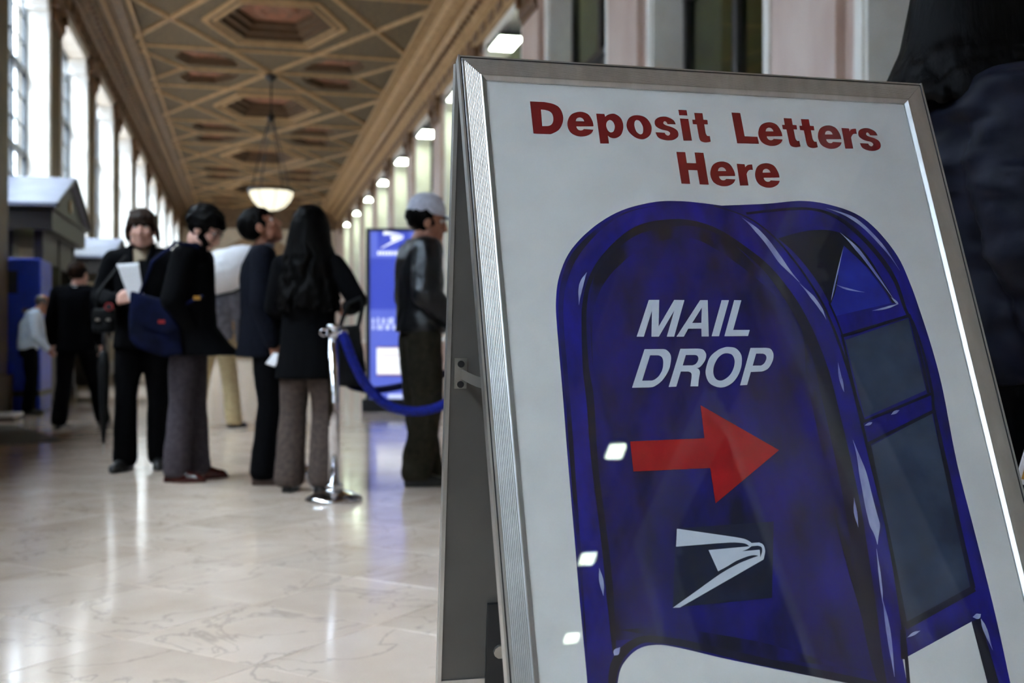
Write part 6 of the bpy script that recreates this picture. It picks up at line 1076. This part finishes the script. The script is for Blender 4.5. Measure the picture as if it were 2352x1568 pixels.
obj('bag_strap', MB().path([(-.1, -.02, 1.2), (-.02, -.1, 1.4), (.12, -.1, 1.52), (.25, -.02, 1.5)], [.012] * 4, 8), 'bag_navy', mb_)
obj('strap_buckle', MB().cbox((.243, -.09, 1.175), (.022, .006, .012)), 'brass', mb_)
obj('bag_strap', MB().path([(.12, -.05, 1.1), (.2, -.075, 1.15), (.28, -.085, 1.19)], .011, 8), 'bag_navy', mb_)

# man in a dark blazer looking up
blaz, P, hm = person('short-haired man in a dark blazer looking up, seen from behind his left side', (.10, 7.27), -88, 1.76,
    dict(head=(0, -.005, 1.62), hrot=(-8, 32, 0), neck=(0, 0, 1.475), elR=(.245, -.02, 1.13), wrR=(.23, .06, .88), elL=(-.24, 0, 1.14), wrL=(-.2, .12, .95),
         anR=(.11, .01, .085), anL=(-.1, .08, .085), knR=(.105, .05, .5), knL=(-.1, .09, .5), hpR=(.09, .03, .9), hpL=(-.09, .03, .9), curl=.6),
    dict(skin='skin_tan', top=('wool_navy', dict(hem=.80, flare=(.185, .165), bulk=1.03)), legs=('trouser_black', dict(hemr=.092, knee=.082)), shoes='leather_brown', hair=('hair_black', 'short', 8), collar='shirt_grey'))
sheet('paper', [(.17, 6.97, .835), (.205, 6.90, .83), (.175, 6.94, .745), (.12, 6.99, .765)], 'paper_white', 'small folded white paper in the hand of the blazer man', bulge=.006)

# woman with long dark hair, seen from behind
wom, P, hm = person('woman with long dark wavy hair seen from behind, black coat and taupe trousers', (.37, 6.80), -22, 1.69,
    dict(head=(.01, .03, 1.63), hrot=(-14, -5, 0), shL=(-.165, 0, 1.41), shR=(.165, 0, 1.41), elR=(.32, -.02, 1.19), wrR=(.2, .22, 1.15), elL=(-.23, .02, 1.15), wrL=(-.12, .24, 1.1),
         anL=(-.115, -.03, .085), anR=(.1, -.02, .085), hpL=(-.085, 0, .9), hpR=(.085, 0, .9)),
    dict(skin='skin_tan', top=('wool_black', dict(hem=.70, flare=(.215, .165), bulk=1.0, sleeve=(.074, .066, .055))), legs=('trouser_taupe', dict(hemr=.098, knee=.086, thigh=.1)), shoes='shoe_black', hair=('hair_black', 'long', 2)))
def long_hair(hm, length, seed, wave=.012, spread=1.0, n=70, front=0):
    rnd = random.Random(seed); mb = MB()
    for i in range(n):
        a = R(rnd.uniform(150 - 12 * front, 390 + 12 * front)); u = V((math.cos(a), math.sin(a)))
        p0 = V((u.x * .05, -.02 + u.y * .06, .10)); p1 = V((u.x * .085, -.016 + u.y * .1, .03)); p2 = V((u.x * .095 * spread, -.02 + u.y * .105, -.08))
        L_ = length * rnd.uniform(.82, 1.05); pts = [p0, p1, p2]; rd = [.02, .024, .024]
        for k in range(1, 6):
            f = k / 5; pts.append(V((u.x * (.1 + .045 * f) * spread + wave * math.sin(k * 1.9 + i), -.03 + u.y * (.105 + .02 * f) - .03 * f + wave * math.cos(k * 1.7 + i * 2), -.08 - L_ * f))); rd.append(.022 - .011 * f)
        q = hm.translation; mb.limb([hm @ p if k < 3 else q + p * 1.12 for k, p in enumerate(pts)], rd, 7)
    return mb
link('long_hair', remesh(long_hair(hm, .36, 5, .014, 1.12, 90), .0075, 3), 'hair_black', wom)
pb = thing('tote_bag', (.60, 6.55, 0), 'black handbag held against the side of the long-haired woman', 'bag')
m = MB(); m.loft([[(x, y, z) for x, z in ((-.1, .98), (.05, 1.0), (.085, .72), (.06, .64), (-.09, .64))] for y in (-.05, .06)]); link('bag_body', remesh(m, .011, 5, (.006, (10, 10, 10))), 'bag_black', pb)
obj('bag_strap', MB().path([(-.07, 0, .96), (-.02, -.01, 1.12), (.06, 0, 1.16), (.07, 0, 1.1), (.04, 0, .97)], .012, 8), 'bag_black', pb)

# man with the cap and leather jacket
capm, P, hm = person('man in a pale grey cap and black leather jacket, partly behind the sign', (1.075, 6.98), -84, 1.80,
    dict(head=(0, .05, 1.615), hrot=(-12, -4, 0), elR=(.27, -.04, 1.16), wrR=(.2, .16, .98), elL=(-.26, -.02, 1.16), wrL=(-.16, .2, 1.02), anR=(.11, -.05, .085), anL=(-.12, .08, .085)),
    dict(skin='skin_tan', top=('leather_black', dict(hem=.93, flare=(.175, .145), bulk=1.1, sleeve=(.088, .078, .056))), legs=('trouser_olive', dict(hemr=.1, knee=.095, thigh=.115)), shoes='shoe_black', hair=('hair_black', 'undercap', 6), folds=.012, collar='leather_black'))
cp = MB(); rings = []
for r_, z in ((1.0, .0), (1.02, .02), (.98, .05), (.85, .085), (.6, .112), (.3, .124), (.05, .127)):
    rings.append([tuple(hm @ V((.086 * r_ * math.cos(a), -.012 + .108 * r_ * math.sin(a), .035 + z))) for a in [2 * math.pi * k / 24 for k in range(24)]])
cp.loft(rings)
bl = [[tuple(hm @ V((x * w, .08 + y, .04 - .1 * y * y - 1.6 * (x * w) ** 2 + dz))) for x in [i / 6 - 1 for i in range(13)]] for y, w in ((0, .078), (.03, .08), (.06, .07), (.085, .04)) for dz in (0,)]
o_ = len(cp.v); nn_ = 13
for row in bl: cp.v += row
for i in range(3):
    for j in range(12): a_ = o_ + i * nn_ + j; cp.f.append((a_, a_ + 1, a_ + nn_ + 1, a_ + nn_)); cp.mi.append(0)
cap_o = obj('baseball_cap', cp, 'canvas_grey', capm, True)
md_ = cap_o.modifiers.new('thick', 'SOLIDIFY'); md_.thickness = .004
obj('cap_strap', MB().path([hm @ V((.06 * math.cos(a), -.03 - .092 * math.sin(a), .03)) for a in [math.pi * k / 8 for k in range(9)]], .006, 6), 'machine_dark', capm)

# man in khaki walking, carrying a big white parcel on his shoulder
kh, P, hm = person('man in khaki trousers carrying a white parcel, in the gap behind the bearded man', (-.30, 12.15), -14, 1.75,
    dict(head=(.02, .03, 1.6), hrot=(0, 0, 0), anL=(-.20, -.06, .085), knL=(-.16, .02, .5), anR=(.17, .06, .085), knR=(.13, .06, .5), ftL=60, ftR=-30, elL=(-.3, .05, 1.3), wrL=(-.24, .15, 1.45), elR=(.25, 0, 1.14), wrR=(.23, .1, .92)),
    dict(skin='skin_tan', top=('shirt_grey', dict(hem=.9, flare=(.17, .135), bulk=.98)), legs=('trouser_khaki', dict(hemr=.092, knee=.085)), shoes='shoe_black', hair=('hair_black', 'short', 9), voxel=.009, top_name='shirt'))
wp = thing('wrapped_parcel', (-.24, 11.72, 1.60), 'big rounded white parcel carried at head height between the bearded man and the blazer man', 'parcel')
m = MB(); pts = [(-.34, .05, -.12), (-.2, 0, -.05), (.05, 0, .04), (.26, 0, .12)]; m.limb(pts, [.15, .2, .23, .2], 16); link('wrapping', remesh(m, .014, 8, (.012, (6, 6, 6))), 'paper_white', wp)
obj('parcel_shadow', MB().path([(-.30, -.02, -.29), (-.1, -.06, -.235), (.12, -.08, -.19), (.28, -.06, -.10)], .018, 8), 'machine_dark', wp)  # dark strip standing in for the shadow under the parcel

# suited man walking away on the left
suit, P, hm = person('man in a black suit walking away at the left, seen from behind', (-1.76, 12.6), -10, 1.76,
    dict(head=(.02, .03, 1.625), hrot=(-16, 0, 0), anL=(-.14, -.1, .085), knL=(-.12, 0, .5), anR=(.19, .3, .085), knR=(.14, .2, .5), elL=(-.25, -.02, 1.14), wrL=(-.26, .06, .9), elR=(.25, -.05, 1.14), wrR=(.25, .03, .9)),
    dict(skin='skin_pale', top=('suit_black', dict(hem=.80, flare=(.2, .15), bulk=1.07)), legs=('suit_black', dict(hemr=.085, knee=.08)), shoes='shoe_black', hair=('hair_brown', 'short', 11), voxel=.009, collar='shirt_white'))
# man in a pale blue shirt bent towards the counter
blue, P, hm = person('man in a pale blue shirt and black trousers standing at the far left counter', (-2.66, 15.15), -88, 1.56,
    dict(head=(0, .17, 1.57), hrot=(0, -28, 0), neck=(0, .09, 1.45), chest=(0, -.01, 1.26), waist=(0, -.03, 1.06), shL=(-.18, .06, 1.38), shR=(.18, .06, 1.38), elR=(.24, .1, 1.10), wrR=(.2, .26, .93), elL=(-.22, .12, 1.12), wrL=(-.14, .32, 1.0), hip=(0, -.03, .92)),
    dict(skin='skin_tan', top=('shirt_blue', dict(hem=.92, flare=(.165, .13), bulk=1.06, sleeve=(.08, .07, .05))), legs=('trouser_black', dict(hemr=.085)), shoes='shoe_black', hair=('hair_grey', 'balding', 12), voxel=.009, top_name='shirt'))

# woman in the foreground at the right edge
near, P, hm = person('person with long black hair and dark navy jacket at the right edge', (1.445, 2.02), -98, 1.66,
    dict(head=(0, .04, 1.64), hrot=(0, -6, 0), shR=(.19, 0, 1.405), elR=(.245, .0, 1.14), wrR=(.235, .12, .875), aimR=(0, .22, -1), backR=(1, .1, 0), curlR=.6, elL=(-.235, 0, 1.14), wrL=(-.2, .14, .92)),
    dict(skin='skin_brown', top=('puffer_navy', dict(hem=.84, flare=(.195, .155), bulk=1.04, sleeve=(.09, .08, .06))), legs=('trouser_black', dict(hemr=.085)), shoes='shoe_black', fscale=(6, 6, 20), hair=('hair_black', 'long', 4), voxel=.0055, folds=.017, eyes=False))
link('long_hair', remesh(long_hair(hm, .11, 9, .008, 1.1, 130, 3), .0075, 6), 'hair_black', near)
mg = thing('envelope', (1.435, 1.79, .675), 'white envelope printed in blue and ochre at the right edge, held by the navy-jacketed person', 'envelope')
mg.rotation_euler = (R(6), R(14), R(-24))
obj('cover', MB().box(-.02, .17, -.003, .003, -.085, .075), 'paper_white', mg)
mm = MB()
for x0, x1, z0, z1 in ((-.015, .04, .045, .055), (.0, .012, .0, .04), (.02, .06, .03, .04), (.03, .045, -.03, .02), (-.012, .02, -.075, -.06), (.05, .12, -.02, .0), (.06, .13, .02, .05)): mm.box(x0, x1, -.0045, -.003, z0, z1)
obj('blue_print', mm, 'bag_navy', mg)
mm = MB()
for x0, x1, z0, z1 in ((-.015, .022, .018, .034), (-.012, .014, -.05, -.02), (.03, .05, -.06, -.04)): mm.box(x0, x1, -.0048, -.003, z0, z1)
obj('ochre_print', mm, 'brass', mg)
